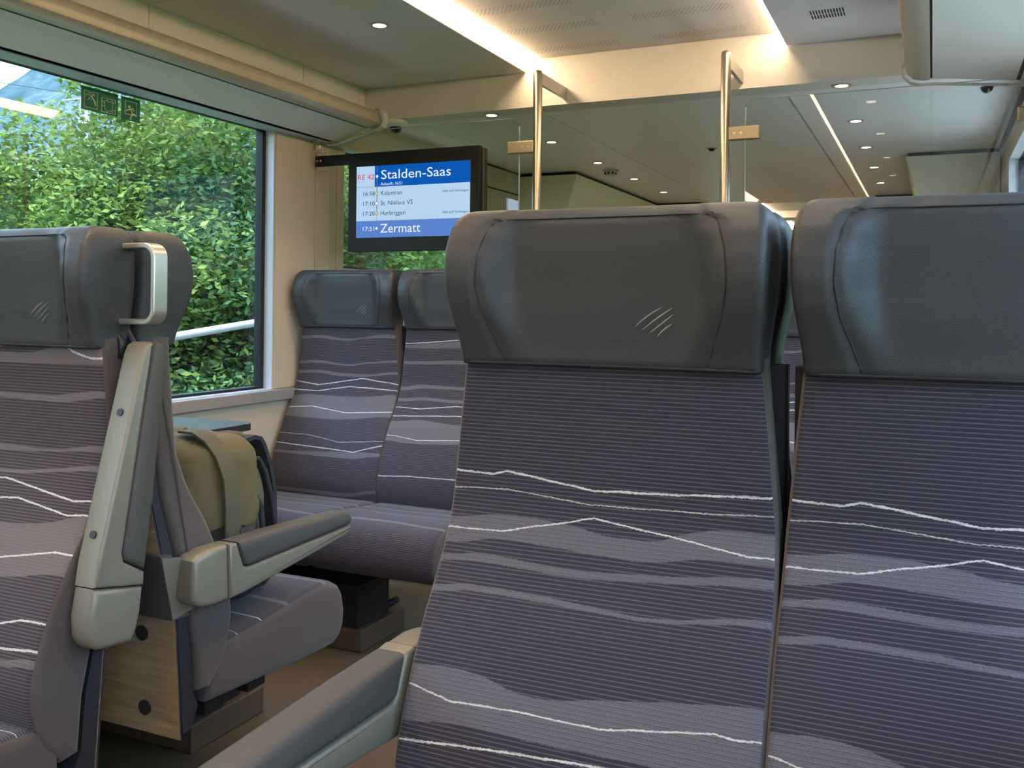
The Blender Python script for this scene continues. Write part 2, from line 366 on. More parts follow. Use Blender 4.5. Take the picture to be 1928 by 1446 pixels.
# ------------------------------------------------------------------ THE SETTING
XL, XR, YB, YE = -2.2, .29, -2.2, 16.0
b = B(); b.box(XL - .1, XR + .1, YB, YE, -.06, 0); struct(b.build('floor', M_floor))
def side_wall(name, x0, x1, holes):
    """a side wall of boxes with window openings (y0,y1,z0,z1)"""
    b = B(); ys = sorted(set([YB, YE] + [h[0] for h in holes] + [h[1] for h in holes]))
    for a, c in zip(ys[:-1], ys[1:]):
        h = [h for h in holes if h[0] <= a and h[1] >= c]
        if h: b.box(x0, x1, a, c, 0, h[0][2]); b.box(x0, x1, a, c, h[0][3], 2.12)
        else: b.box(x0, x1, a, c, 0, 2.12)
    return struct(b.build(name, M_wall))
HL = [(-1.6, .30, .762, 1.712), (.70, 2.735, .762, 1.714), (3.175, 4.43, 1.225, 1.715), (7.3, 9.3, .76, 1.71), (9.8, 11.8, .76, 1.71)]
HR = [(-1.6, .30, .762, 1.712), (.70, 2.735, .762, 1.714), (3.175, 4.43, .85, 1.72), (7.3, 9.3, .76, 1.71), (9.8, 11.8, .76, 1.71)]
side_wall('wall_left', XL - .065, XL, HL); side_wall('wall_right', XR, XR + .065, HR)
b = B(); b.box(XL - .12, XR + .12, YB - .05, YB, 0, 2.12); struct(b.build('wall_back', M_wall))
b = B(); b.box(XL - .12, XR + .12, YE, YE + .05, 0, 2.12); struct(b.build('wall_front', M_wall))
wi = 0
for side, holes in (('L', HL), ('R', HR)):
    for k, (a, c, z0, z1) in enumerate(holes):
        wi += 1
        xi = XL if side == 'L' else XR; d = -1 if side == 'L' else 1
        e = struct(empty('window_%d' % wi, (xi, (a + c) / 2, z0)))
        g = B(); xo = xi + d * .052; xg = sorted((xo, xo + d * .006))
        off = Vector((xi, (a + c) / 2, z0))
        def bb(x0, x1, y0, y1, q0, q1):
            x0, x1 = sorted((x0, x1)); t = B().box(x0 - off.x, x1 - off.x, y0 - off.y, y1 - off.y, q0 - off.z, q1 - off.z); return t
        bb(xg[0], xg[1], a + .002, c - .002, z0 + .002, z1 - .002).build('pane', M_glass, e)
        t = B()
        for q in (bb(xo + d * .0135, xo - d * .016, a, a + .022, z0, z1), bb(xo + d * .0135, xo - d * .016, c - .022, c, z0, z1),
                  bb(xo + d * .0135, xo - d * .016, a + .022, c - .022, z0, z0 + .012), bb(xo + d * .0135, xo - d * .016, a + .022, c - .022, z1 - .002, z1)):
            t.add(q.v, q.f)
        t.build('gasket', M_black, e)
        t = B()
        for q in (bb(xi - d * .001, xo - d * .016, a - .0, a + .003, z0, z1), bb(xi - d * .001, xo - d * .016, c - .003, c, z0, z1), bb(xi - d * .001, xo - d * .016, a + .003, c - .003, z1 - .003, z1)):
            t.add(q.v, q.f)
        t.build('reveal', M_sillw, e)
        if z0 < 1:
            q = bb(xi + .0 * d, xo - d * .016, a, c, z0 - .0, z0 + .003); q.build('inner_sill', M_sillw, e)
# window sill board on the saloon walls (runs to the seat back)
b = B(); b.box(XL, XL + .028, YB, 2.86, .722, .7625, .004); struct(b.build('trim_1', M_sill))
b = B(); b.box(XR - .028, XR, YB, 2.86, .722, .7625, .004); struct(b.build('trim_2', M_sill))
# post beside the first window: proud cover panel with joints
b = B(); b.box(XL + .0005, XL + .005, 2.742, 2.978, .765, 1.70, .0015); b.box(XL + .0005, XL + .006, 2.982, 3.118, .765, 1.70, .0015); b.box(XL + .0005, XL + .005, 3.122, 3.168, .765, 1.70, .0015)
struct(b.build('trim_3', M_wall))
b = B(); b.box(XR - .005, XR - .0005, 2.742, 3.16, .765, 1.70, .0015); struct(b.build('trim_4', M_wall))
# ceiling
ce = struct(empty('ceiling'))
b = B(); b.box(XL - .12, XR + .12, YB, YE, 2.12, 2.16); b.build('roof_shell', M_side, ce)
def side_panels(y0, y1, joints):
    ys = [y0] + joints + [y1]
    for a, c in zip(ys[:-1], ys[1:]):
        B().box(XL, -1.448, a + .0015, c - .0015, 1.985, 2.0, .003).build('side_panel', M_side, ce)
        B().box(-.467, XR, a + .0015, c - .0015, 1.985, 2.0, .003).build('side_panel', M_side, ce)
        B().box(-1.388, -.506, a + .001, c - .001, 2.034, 2.05, .002).build('centre_panel', M_ctr, ce)
side_panels(YB, 3.308, [.25, 2.122])
side_panels(6.92, 9.25, []); side_panels(9.6, YE, [12.])
B().box(XL, XR, 9.252, 9.598, 1.97, 2.05).build('cross_panel', M_side, ce)
# cove profiles behind the lights
for y0, y1 in ((YB, 3.308), (6.92, 9.25), (9.6, YE)):
    B().prism([(-1.47, 2.0), (-1.452, 2.0), (-1.392, 2.037), (-1.388, 2.06), (-1.47, 2.06)], y0, y1).build('cove_profile', M_ctr, ce)
    B().prism([(-.424, 2.0), (-.442, 2.0), (-.502, 2.037), (-.506, 2.06), (-.424, 2.06)], y0, y1).build('cove_profile', M_ctr, ce)
# vertical frieze panels above the racks
for a, c in ((YB, .25), (.253, 2.12), (2.123, 2.885), (2.889, 3.262), (3.266, 3.308)):
    B().box(XL, XL + .012, a, c, 1.80, 1.984).build('frieze_panel', M_side, ce)
# header between saloon and vestibule (the bulkhead) and the low vestibule ceiling
B().box(XL, XR, 3.31, 3.42, 1.85, 2.12).build('header', M_bulk, ce)
def low(x0, x1, y0, y1): return B().box(x0, x1, y0, y1, 1.85, 1.875).build('low_panel', M_low, ce)
low(XL, XR, 3.42, 3.49)
for a, c in ((3.493, 6.80),):
    low(XL, -1.4275, a, c); low(-1.4235, -.492, a, c); low(-.482, -.405, a, c); low(-.402, XR, a, c)
B().box(XL, XR, 3.42, 6.8, 1.8755, 1.90).build('backing', M_black, ce)
low(XL, XR, 6.803, 6.86)
B().box(XL, XR, 6.86, 6.915, 1.85, 2.12).build('header', M_bulk, ce)
# wall/ceiling joint strips in the vestibule
B().box(XR - .012, XR, 3.42, 4.94, 1.828, 1.85).build('edge_strip', M_black, ce)
B().box(XL, XL + .006, 4.2, 4.94, 1.842, 1.85).build('edge_strip', M_black, ce)
B().box(XL, XL + .008, 4.44, 4.94, 1.722, 1.727).build('edge_strip', M_black, ce)

# perforated bands in the centre panels: fields of small holes
def holes_field(xa, xb, yc, rows=5, cols=44):
    b = B(); z = 2.0335
    for r_ in range(rows):
        for c_ in range(cols):
            if (r_ + c_) % 2: continue
            x = xa + (xb - xa) * (c_ + .5) / cols; y = yc + (r_ - (rows - 1) / 2) * .0125
            t = [(x + .0024 * math.cos(q), y + .0024 * math.sin(q), z) for q in np.linspace(0, 2 * math.pi, 6, endpoint=False)]
            b.add(t, [tuple(range(6))])
    return b
for yc in (2.205, 2.455, 2.715, 2.955, 3.205):
    for xa, xb in ((-1.37, -1.037), (-.913, -.585)):
        o = holes_field(xa, xb, yc).build('perforation', M_black, ce); o['kind'] = 'stuff'
# air grille in the right side panel: two rows of slots
g = empty('air_grille', (-.30, 2.99, 1.985)); tag(g, 'slotted air grille in the grey ceiling panel right of the cove light', 'vent')
B().box(-.056, .054, -.052, .048, -.0016, 0).build('plate', M_side, g)
for rr in (-.024, .022):
    for k in range(12): B().box(-.05 + k * .0085, -.05 + k * .0085 + .0042, rr - .019, rr + .019, -.0022, -.0014).build('slot', M_black, g)

# modules (cabinet walls) in the vestibule
def module(name, faces_x, sgn, y0, y1, label):
    """a floor-to-ceiling cabinet block whose aisle face leans out towards the floor"""
    xw = XL + .003 if sgn < 0 else XR - .003
    e = empty(name, (xw, y0, 0)); tag(e, label, 'cabinet')
    xt = faces_x; xb = faces_x + sgn * .10
    def pr(x_t, x_b, z0, z1, ya, yb):
        b = B(); o = Vector((xw, y0, 0))
        v = [(x_b, ya, z0), (xw, ya, z0), (xw, yb, z0), (x_b, yb, z0), (x_t, ya, z1), (xw, ya, z1), (xw, yb, z1), (x_t, yb, z1)]
        return b.hexa([tuple(Vector(p) - o) for p in v])
    ym = y0 + .37
    xk = xt + (xb - xt) * 1.0
    for a, c in ((y0, ym - .002), (ym + .002, y1)):
        pr(xt, xk, 1.48, 1.832, a, c).build('panel', M_mod, e); pr(xk, xk, 0.02, 1.48, a, c).build('panel', M_mod, e)
    pr(xt + sgn * .012, xt + sgn * .012, 1.832, 1.849, y0 + .012, y1).build('shadow_gap', M_black, e)
    return e
module('vestibule_cabinet', -1.843, -1, 4.94, 6.66, 'pale leaning cabinet wall behind the left glass screen')
module('vestibule_cabinet', -1.527, -1, 6.67, 6.85, 'farther pale cabinet standing out behind the leaning one at left')
module('vestibule_cabinet', -.126, 1, 4.94, 6.64, 'broad pale cabinet wall at the right end under the low ceiling')
module('vestibule_cabinet', -.363, 1, 6.65, 6.85, 'narrow farther cabinet edge left of the broad right cabinet')

# ------------------------------------------------------------------ cove lights (four strips)
def cove(pts, y0, y1, label):
    b = B(); b.prism(pts, y0, y1); return tag(b.build('cove_light', E_cove), label, 'light', 'cove lights along the ceiling')
for (y0, y1, nm) in ((YB, 3.3075, 'near saloon'), (6.917, 9.248, 'saloon beyond the header')):
    cove([(-1.449, 2.0005), (-1.388, 2.0345), (-1.390, 2.038), (-1.451, 2.004)], y0, y1, 'long warm cove light strip left of the centre panel, ' + nm)
    cove([(-.445, 2.0005), (-.506, 2.0345), (-.504, 2.038), (-.443, 2.004)], y0, y1, 'long warm cove light strip right of the centre panel, ' + nm)
cove([(-1.449, 2.0005), (-1.388, 2.0345), (-1.390, 2.038), (-1.451, 2.004)], 9.602, YE, 'farthest short bright cove light strip seen between two headrests')

# ------------------------------------------------------------------ downlights
def downlight(x, y, z, label, group, power):
    e = empty('downlight', (x, y, z)); tag(e, label, 'light', group)
    B().ring((0, 0, 0), .022, .032, (0, 0, -1), .003).build('ring', M_alu, e, auto=40)
    B().disc((0, 0, -.0005), .0225, (0, 0, -1), .0012, 24).build('lens', E_down, e)
    ld = bpy.data.lights.new('lamp', 'SPOT'); ld.energy = power * 6; ld.color = (1, .80, .56); ld.spot_size = R(95); ld.spot_blend = .8; ld.shadow_soft_size = .02
    lo = bpy.data.objects.new('lamp', ld); COL.objects.link(lo); lo.parent = e; lo.location = (0, 0, -.01)
    return e
ords = ['nearest', 'second', 'third', 'fourth', 'farthest']
downlight(-1.645, 2.567, 1.985, 'round downlight alone in the near left ceiling panel', 'downlights in the near saloon', 2.2)
for y, q in ((1.77, 'second'), (.97, 'third'), (.17, 'fourth'), (-.63, 'fifth')): downlight(-1.645, y, 1.985, q + ' downlight of the left ceiling panel counted back from the glass screen', 'downlights in the near saloon', 2.2)
for y, q in ((1.76, 'first'), (.97, 'second'), (.17, 'third'), (-.63, 'fourth')): downlight(-.25, y, 1.985, q + ' right ceiling downlight seen only as a reflection in the glass screen', 'downlights in the near saloon', 2.2)
for i, y in enumerate((3.385, 4.035, 4.695, 5.36, 6.025)):
    downlight(-1.632, y, 1.85, ords[i] + ' of five left downlights in the low ceiling', 'left downlights in the low ceiling', 1.5)
    downlight(-.292, y, 1.85, ords[i] + ' of five right downlights in the low ceiling', 'right downlights in the low ceiling', 1.5)
for y, q in ((7.7, 'first'), (9.0, 'second'), (10.6, 'third')): downlight(-1.645, y, 1.985, q + ' tiny far left downlight in the saloon beyond the header', 'far downlights', 2.)
for y, q in ((7.7, 'first'), (9.0, 'second'), (10.6, 'third')): downlight(-.25, y, 1.985, q + ' tiny far right downlight in the saloon beyond the header', 'far right downlights', 2.)

# ------------------------------------------------------------------ luggage racks
def rack(name, rail, under, y0, y1, label, wallx, outer):
    e = empty(name, (0, 0, 0)); tag(e, label, 'luggage rack')
    B().prism(rail, y0, y1 - .004).build('rail', M_rail, e, auto=35)
    B().prism(under, y0, y1 - .012).build('underside_panel', M_under, e)
    return e
M_rail = mat('rack_rail_paint', (.50, .44, .34), .36, metal=.25)
M_under = mat('rack_underside', (.80, .75, .68), .5)
lr = rack('luggage_rack', [(-1.984, 1.757), (-1.968, 1.752), (-1.945, 1.757), (-1.930, 1.770), (-1.926, 1.788), (-1.930, 1.806), (-1.940, 1.816), (-1.955, 1.820), (-1.985, 1.817), (-2.02, 1.803), (-2.02, 1.77)],
          [(-1.985, 1.7535), (-2.128, 1.7105), (-2.130, 1.722), (-2.0, 1.768)], YB, 3.03, 'long tan-edged luggage rack above the left windows', XL, -1.98)
B().prism([(-2.02, 1.80), (-2.186, 1.802), (-2.186, 1.79), (-2.02, 1.785)], YB, 3.02).build('shelf', M_under, lr)
B().box(-2.199, -2.154, YB, 3.16, 1.708, 1.7115, .001).build('edge_strip', M_sillw, lr)
B().prism([(-1.986, 1.762), (-2.128, 1.720), (-2.165, 1.716), (-2.165, 1.73), (-1.99, 1.775)], YB, 3.022).build('shadow_gap', M_black, lr)
# pale end bracket wrapping the rail end
pth = [(-2.175, 1.700), (-2.12, 1.703), (-2.0, 1.733), (-1.975, 1.741), (-1.94, 1.744), (-1.922, 1.757), (-1.915, 1.785), (-1.917, 1.808), (-1.925, 1.822), (-1.94, 1.829), (-1.952, 1.829)]
b = B()
for (p, q) in zip(pth[:-1], pth[1:]):
    d = Vector((q[0] - p[0], q[1] - p[1])); nrm = Vector((d.y, -d.x)).normalized() * .0025
    b.hexa([(p[0] - nrm.x, 3.02, p[1] - nrm.y), (q[0] - nrm.x, 3.02, q[1] - nrm.y), (q[0] - nrm.x, 3.05, q[1] - nrm.y), (p[0] - nrm.x, 3.05, p[1] - nrm.y),
            (p[0] + nrm.x, 3.02, p[1] + nrm.y), (q[0] + nrm.x, 3.02, q[1] + nrm.y), (q[0] + nrm.x, 3.05, q[1] + nrm.y), (p[0] + nrm.x, 3.05, p[1] + nrm.y)])
b.build('end_bracket', M_white, lr)
b = B(); b.tube([(-2.165, 2.93, 1.712), (-2.165, 2.93, 1.672), (-2.160, 2.93, 1.664), (-2.150, 2.93, 1.662), (-2.141, 2.93, 1.668), (-2.139, 2.93, 1.680), (-2.144, 2.93, 1.69)], .0055, 8); b.build('coat_hook', M_alu, lr, smooth=True)
rr_ = rack('luggage_rack', [(-.012, 1.755), (-.030, 1.753), (-.058, 1.760), (-.074, 1.775), (-.080, 1.80), (-.080, 1.85), (-.07, 1.86), (-.012, 1.85)],
           [(-.006, 1.757), (.210, 1.731), (.212, 1.743), (-.006, 1.77)], YB, 3.0, 'deep luggage rack at the upper right seen from beneath', XR, 0)
B().prism([(-.014, 1.762), (.222, 1.735), (.222, 1.75), (-.014, 1.775)], YB, 3.006).build('shadow_gap', M_black, rr_)
B().prism([(-.02, 1.85), (.285, 1.83), (.285, 1.80), (.224, 1.735), (.222, 1.75), (-.02, 1.78)], YB, 2.99).build('shelf', M_under, rr_)
B().prism([(.222, 1.733), (.286, 1.75), (.286, 1.76), (.222, 1.743)], YB, 3.0).build('edge_strip', M_under, rr_)
pth = [(-.075, 1.83), (-.088, 1.80), (-.086, 1.775), (-.066, 1.753), (-.035, 1.745), (.0, 1.745), (.22, 1.722), (.285, 1.72)]
b = B()
for (p, q) in zip(pth[:-1], pth[1:]):
    d = Vector((q[0] - p[0], q[1] - p[1])); nrm = Vector((d.y, -d.x)).normalized() * .0025
    b.hexa([(p[0] - nrm.x, 3.0, p[1] - nrm.y), (q[0] - nrm.x, 3.0, q[1] - nrm.y), (q[0] - nrm.x, 3.02, q[1] - nrm.y), (p[0] - nrm.x, 3.02, p[1] - nrm.y),
            (p[0] + nrm.x, 3.0, p[1] + nrm.y), (q[0] + nrm.x, 3.0, q[1] + nrm.y), (q[0] + nrm.x, 3.02, q[1] + nrm.y), (p[0] + nrm.x, 3.02, p[1] + nrm.y)])
b.build('end_bracket', M_white, rr_)

# ------------------------------------------------------------------ grab poles and glass screens at y = 3.04
def pole(x, xa, label, gx, bx0, bx1, btz):
    e = empty('grab_pole', (x, 3.04, 0)); tag(e, label, 'pole')
    b = B(); b.tube([(0, 0, .003), (0, 0, 1.902), (0, 0, 1.912), (0, 0, 1.915)], [.0165, .0165, .0135, .008], 24); b.build('tube', M_steel, e, auto=50)
    B().box(-.006 + xa, .006 + xa, .012, .269, 1.868, 1.912, .001).build('ceiling_arm', M_alu, e)
    B().disc((0, 0, .001), .04, (0, 0, 1), .006, 24).build('floor_flange', M_steel, e)
    cl = B().box(bx0 - x, bx1 - x, -.014, .013, btz - .0215, btz + .0215, .003).build('glass_clamp', M_clamp, e)
    sx = (bx0 + bx1) / 2 - x
    for k in (-.006, .012):
        xs = (.034 if bx1 < x + .02 and bx0 < x else .0)
        cx = (bx1 - x - .032 + k * 1.2) if bx0 < x - .05 else (bx0 - x + .026 + k * 1.2)
        B().disc((cx, -.014, btz), .0042, (0, -1, 0), .0015, 12).build('screw', M_alu, cl)
    return e
pole(-1.284, .0, 'left brushed steel grab pole beside the hanging screen', 0, -1.396, -1.295, 1.644)
pole(-.619, .0, 'right brushed steel grab pole above the aisle seat', 0, -.607, -.509, 1.642)
def screen(x0, x1, label):
    e = empty('glass_screen', ((x0 + x1) / 2, 3.04, 0)); tag(e, label, 'glass screen')
    o = (x0 + x1) / 2
    zt = 1.75; r = .03
    if x0 < -1.5: pts = [(x0 - o, .02), (x1 - o, .02), (x1 - o, zt - r)] + [(x1 - o - r + r * math.cos(q), zt - r + r * math.sin(q)) for q in np.linspace(.1, math.pi / 2, 6)] + [(x0 - o, zt)]
    else: pts = [(x0 - o, .02), (x1 - o, .02), (x1 - o, zt)] + [(x0 - o + r + r * math.cos(q), zt - r + r * math.sin(q)) for q in np.linspace(math.pi / 2, math.pi - .05, 6)]
    B().prism(pts, -.004, .004).build('pane', M_part, e)
    xe = (x1 - o) if x0 < -1.5 else (x0 - o); d = .0008
    B().box(xe - d, xe + d, -.004, .004, .02, zt - r).build('polished_edge', M_glassedge, e)
    B().box(x0 - o + .03, x1 - o - .03, -.004, .004, zt - d * .6, zt + d * .6).build('polished_edge', M_glassedge, e)
screen(-2.17, -1.353, 'clear glass screen behind the hanging display at left')
screen(-.5545, .262, 'clear glass screen right of the right grab pole')
t = B().box(.218, .286, 3.024, 3.056, 1.622, 1.664, .003).build('wall_clamp', M_clamp); tag(t, 'small steel glass clamp on the right wall', 'clamp')

# ------------------------------------------------------------------ hanging display
tv = empty('information_display', (-1.727, 2.92, 1.274)); tag(tv, 'black hanging information display listing train stops', 'display')
O = Vector((-1.727, 2.92, 1.274))
def tb(x0, x1, y0, y1, z0, z1, bev=0): return B().box(x0 - O.x, x1 - O.x, y0 - O.y, y1 - O.y, z0 - O.z, z1 - O.z, bev)
tb(-2.001, -1.453, 2.920, 2.944, 1.274, 1.641, .002).build('housing', M_tv, tv)
bk = tb(-1.995, -1.449, 2.9445, 2.978, 1.278, 1.637, .002).build('rear_housing', M_tv2, tv)
for k in range(24): tb(-1.4495, -1.4475, 2.958, 2.974, 1.345 + k * .0105, 1.350 + k * .0105).build('cooling_slot', M_black, bk)
for sx in (-1.985, -1.727, -1.472):
    for sz in (1.288, 1.627): B().disc((sx - O.x, -.0002, sz - O.z), .0028, (0, -1, 0), .0008, 8).build('screw', M_black, tv)
ar = tb(-2.172, -1.96, 2.945, 2.957, 1.606, 1.646).build('wall_arm', M_tv, tv)
for k in (-2.162, -2.146): B().disc((k - O.x, .0248, 1.627 - O.z), .0045, (0, -1, 0), .0015, 12).build('screw', M_alu, ar)
tb(-2.175, -2.13, 2.960, 2.975, 1.592, 1.662, .004).build('wall_plate', M_wall, tv)
SX0, SX1, SZ0, SZ1 = -1.964, -1.488, 1.325, 1.590
SW, SH = SX1 - SX0, SZ1 - SZ0
def sq(name, fx0, fx1, fy0, fy1, m, lvl, parent):
    """flat rectangle of the displayed picture, fractions of the screen from its top left corner"""
    y = -.0004 - lvl * .00015; t = B()
    t.add([(SX0 + fx0 * SW - O.x, y, SZ1 - fy1 * SH - O.z), (SX0 + fx1 * SW - O.x, y, SZ1 - fy1 * SH - O.z), (SX0 + fx1 * SW - O.x, y, SZ1 - fy0 * SH - O.z), (SX0 + fx0 * SW - O.x, y, SZ1 - fy0 * SH - O.z)], [(0, 1, 2, 3)])
    return t.build(name, m, parent)
E_w = emission('display_pale', lin(182, 212, 240), 1.0); E_b = emission('display_blue', lin(12, 88, 178), 1.0); E_b2 = emission('display_light_blue', lin(92, 132, 206), 1.0)
E_t = emission('display_white_text', lin(232, 244, 252), 1.0); E_k = emission('display_dark_text', lin(45, 60, 80), 1.0); E_r = emission('display_red_text', lin(200, 45, 55), 1.0)
E_g = emission('display_grey', lin(110, 120, 140), 1.0); E_y = emission('display_yellow', lin(212, 205, 120), 1.0)
scr = sq('display_picture', 0, 1, 0, 1, E_w, 0, tv)
sq('header_band', .167, 1, 0, .293, E_b, 1, scr); sq('destination_band', 0, 1, .766, 1, E_b2, 1, scr); sq('rule', 0, .167, .291, .295, E_g, 2, scr)
sq('route_line', .186, .192, .17, .70, E_g, 2, scr); sq('route_line', .187, .191, 0, .10, E_g, 2, scr)
for k in (.715, .745, .775, .805): sq('route_dash', .187, .191, k, k + .017, E_g, 2, scr)
def dot(fx, fy, r, m, lvl):
    t = B(); y = -.0004 - lvl * .00015; n = 16
    t.add([(SX0 + fx * SW - O.x + r * SW * math.cos(q), y, SZ1 - fy * SH - O.z + r * SW * math.sin(q)) for q in np.linspace(0, 2 * math.pi, n, endpoint=False)], [tuple(range(n))]); t.build('stop_dot', m, scr)
dot(.189, .147, .0115, E_t, 3)
for fy, m in ((.385, E_y), (.525, E_t), (.665, E_y)): dot(.189, fy, .0145, E_g, 3); dot(.189, fy, .0115, m, 4)
dot(.189, .872, .0105, E_t, 3)
TXT = []
def text(s, fx0, fx1, base, cap, m):
    c = bpy.data.curves.new('lettering', 'FONT'); c.body = s; c.size = cap * SH / .70; c.materials.append(m); c.resolution_u = 3
    c.fill_mode = 'FRONT'
    o = bpy.data.objects.new('lettering', c); COL.objects.link(o); o.parent = scr
    o.rotation_euler = (R(90), 0, 0); o.location = (SX0 + fx0 * SW - O.x, -.0012, SZ1 - base * SH - O.z); TXT.append((o, (fx1 - fx0) * SW))
    return o
text('RE 42', .008, .158, .185, .072, E_r); text('Stalden-Saas', .222, .832, .19, .128, E_t); text('Ankunft: 16:51', .222, .415, .276, .042, E_t)
for tm, nm, x1, bs in (('16:58', 'Kalpetran', .412, .412), ('17:10', 'St. Niklaus VS', .508, .552), ('17:20', 'Herbriggen', .443, .692)):
    text(tm, .055, .160, bs, .058, E_k); text(nm, .222, x1, bs, .060, E_k)
text('Halt auf Verlangen', .768, .985, .41, .032, E_k); text('Halt auf Verlangen', .768, .985, .695, .032, E_k)
text('17:51', .052, .156, .905, .058, E_t); text('Zermatt', .222, .578, .935, .125, E_t)
bpy.context.view_layer.update()
for o, wd in TXT:
    if o.dimensions.x > 0: o.scale = (wd / o.dimensions.x, 1, 1)
DG = bpy.context.evaluated_depsgraph_get()
for o, wd in TXT:
    me = bpy.data.meshes.new_from_object(o.evaluated_get(DG)); me.name = 'lettering'
    n_ = bpy.data.objects.new('lettering', me); COL.objects.link(n_); n_.parent = scr; n_.location = o.location; n_.rotation_euler = o.rotation_euler; n_.scale = o.scale
for o, wd in TXT:
    c_ = o.data; bpy.data.objects.remove(o); bpy.data.curves.remove(c_)
k_ = 0
for o in [c for c in scr.children if c.name.startswith('lettering')]: o.name = 'tmp%d' % k_; k_ += 1
for o in [c for c in scr.children if c.name.startswith('tmp')]: o.name = 'lettering'

M_dome = mat('dome_base_white', (.85, .84, .80), .4)
# ------------------------------------------------------------------ cameras / sensors on the ceiling
def dome(name, x, y, z, r, base_m, label, cat='camera', rb=2.0):
    e = empty(name, (x, y, z)); tag(e, label, cat)
    b = B(); b.disc((0, 0, 0), r * rb, (0, 0, -1), .012, 28, r * rb); b.disc((0, 0, -.012), r * rb, (0, 0, -1), .014, 28, r * 1.1); b.build('base', base_m, e, auto=40)
    b = B(); vs = []; fs = []; n = 20; L_ = 7
    for i in range(L_):
        a = i / (L_ - 1) * math.pi / 2 * .98
        for k in range(n): vs.append((r * math.cos(a) * math.cos(2 * math.pi * k / n), r * math.cos(a) * math.sin(2 * math.pi * k / n), -.026 - r * math.sin(a)))
    for i in range(L_ - 1):
        for k in range(n): fs.append((i * n + k, i * n + (k + 1) % n, (i + 1) * n + (k + 1) % n, (i + 1) * n + k))
    fs.append(tuple(range((L_ - 1) * n, L_ * n))); fs.append(tuple(range(n)))
    mesh('dome', vs, fs, mat('smoked_dome', (.012, .01, .01), .08), e, smooth=True)
    return e
dome('dome_camera', -2.062, 3.352, 1.8495, .026, M_dome, 'white dome camera on the low ceiling beside the rack end')
dome('dome_camera', .165, 3.60, 1.876, .020, M_low, 'small dark dome camera below the right luggage rack end', rb=1.15)
s_ = empty('smoke_detector', (-1.655, 4.98, 1.85)); tag(s_, 'round smoke detector between left downlights on the low ceiling', 'detector')
b = B(); b.disc((0, 0, 0), .045, (0, 0, -1), .008, 24); b.disc((0, 0, -.008), .034, (0, 0, -1), .022, 20, .026); b.build('body', M_white, s_, auto=40)
for k in range(8): B().box(.031 * math.cos(k * .785) - .004, .031 * math.cos(k * .785) + .004, .031 * math.sin(k * .785) - .004, .031 * math.sin(k * .785) + .004, -.024, -.014).build('slot', M_black, s_)
s_ = empty('ceiling_sensor', (-.976, 4.47, 1.85)); tag(s_, 'small dark sensor in the middle of the low ceiling', 'sensor')
B().disc((0, 0, 0), .026, (0, 0, -1), .004, 20).build('ring', M_alu, s_); B().disc((0, 0, -.004), .017, (0, 0, -1), .010, 16, .010).build('lens', M_black, s_)

# ------------------------------------------------------------------ seats
Zp = [1.02, .95, .86, .80, .77, .72, .66, .58, .51, .44, .36, .325]
Yp = [.08, .078, .079, .08, .09, .11, .152, .196, .222, .235, .205, .165]
zf = np.interp(np.linspace(0, 1, 44), np.linspace(0, 1, len(Zp)), Zp)
from_top = sorted(set([round(float(z), 4) for z in zf]), reverse=True)
yf = np.interp(from_top, Zp[::-1], Yp[::-1])
ks = np.array([1, 2, 3, 2, 1.]); ks /= ks.sum()
yfs = np.convolve(np.pad(yf, 2, 'edge'), ks, 'valid')
front = [(float(y), z) for y, z in zip(yfs, from_top)]
farc = np.concatenate([[0], np.cumsum([math.hypot(a[0] - c[0], a[1] - c[1]) for a, c in zip(front[1:], front[:-1])])])
backp = [(.135, .33), (.128, .42), (.105, .52), (.075, .62), (.042, .72), (.03, .80), (.028, .95), (.028, 1.02)]
PROF_BACK = front + backp; ARC_BACK = list(farc) + [2 + i * .1 for i in range(len(backp))] + [3.0]
def hw_back(z): return itp(z, [.325, .7, .8, .9, 1.0, 1.02], [.229, .229, .225, .216, .206, .205])
PROF_CU = [(.17, .395), (.24, .402), (.32, .408), (.40, .416), (.48, .425), (.54, .428), (.58, .422), (.608, .406), (.625, .38), (.633, .345), (.630, .31), (.615, .283), (.59, .270), (.48, .272), (.35, .280), (.17, .292)]

HRW = ([.995, 1.007, 1.033, 1.073, 1.105, 1.135, 1.165, 1.185, 1.21], [.096, .098, .108, .125, .132, .131, .123, .112, .100])
def hr_W(z): return itp(z, *HRW)
def hr_w(z): return itp(z, [.995, 1.02, 1.047, 1.08, 1.115, 1.15, 1.175, 1.20], [.2045, .2055, .209, .214, .2165, .2165, .214, .210])
def hr_c(z): return itp(z, [.995, 1.02, 1.06, 1.10, 1.15, 1.18, 1.21], [.092, .092, .095, .096, .099, .099, .095])
def hr_seam(z):
    if z > 1.172: q = min(1, (z - 1.172) / .0165); return .130 + .026 * math.sqrt(1 - q * q)
    return itp(z, [.995, 1.03, 1.062, 1.10, 1.145, 1.172], [.137, .149, .161, .167, .165, .156])
def sm(t): t = min(max(t, 0), 1); return t * t * (3 - 2 * t)
def hr_front(x, z):
    w_ = hr_w(z); W_ = hr_W(z); c_ = hr_c(z); sx = hr_seam(z); ax = abs(x)
    y = c_ + (W_ - .004 - c_) * sm((ax - (sx - .05)) / .05)
    y -= .0022 * math.exp(-((ax - sx) / .004) ** 2)
    if ax > sx: y += .004 * sm((ax - sx) / .012)
    e = w_ - ax; rr = .013
    if e < rr: y -= rr - math.sqrt(max(0, rr * rr - (rr - max(e, 0)) ** 2))
    if z > 1.172: 
        q = min(1, (z - 1.180) / .0237) if z > 1.18 else 0; y -= .020 * (1 - math.sqrt(max(0, 1 - q * q)))
    if z < 1.0: y -= .003 * ((1.0 - z) / .005)
    return y
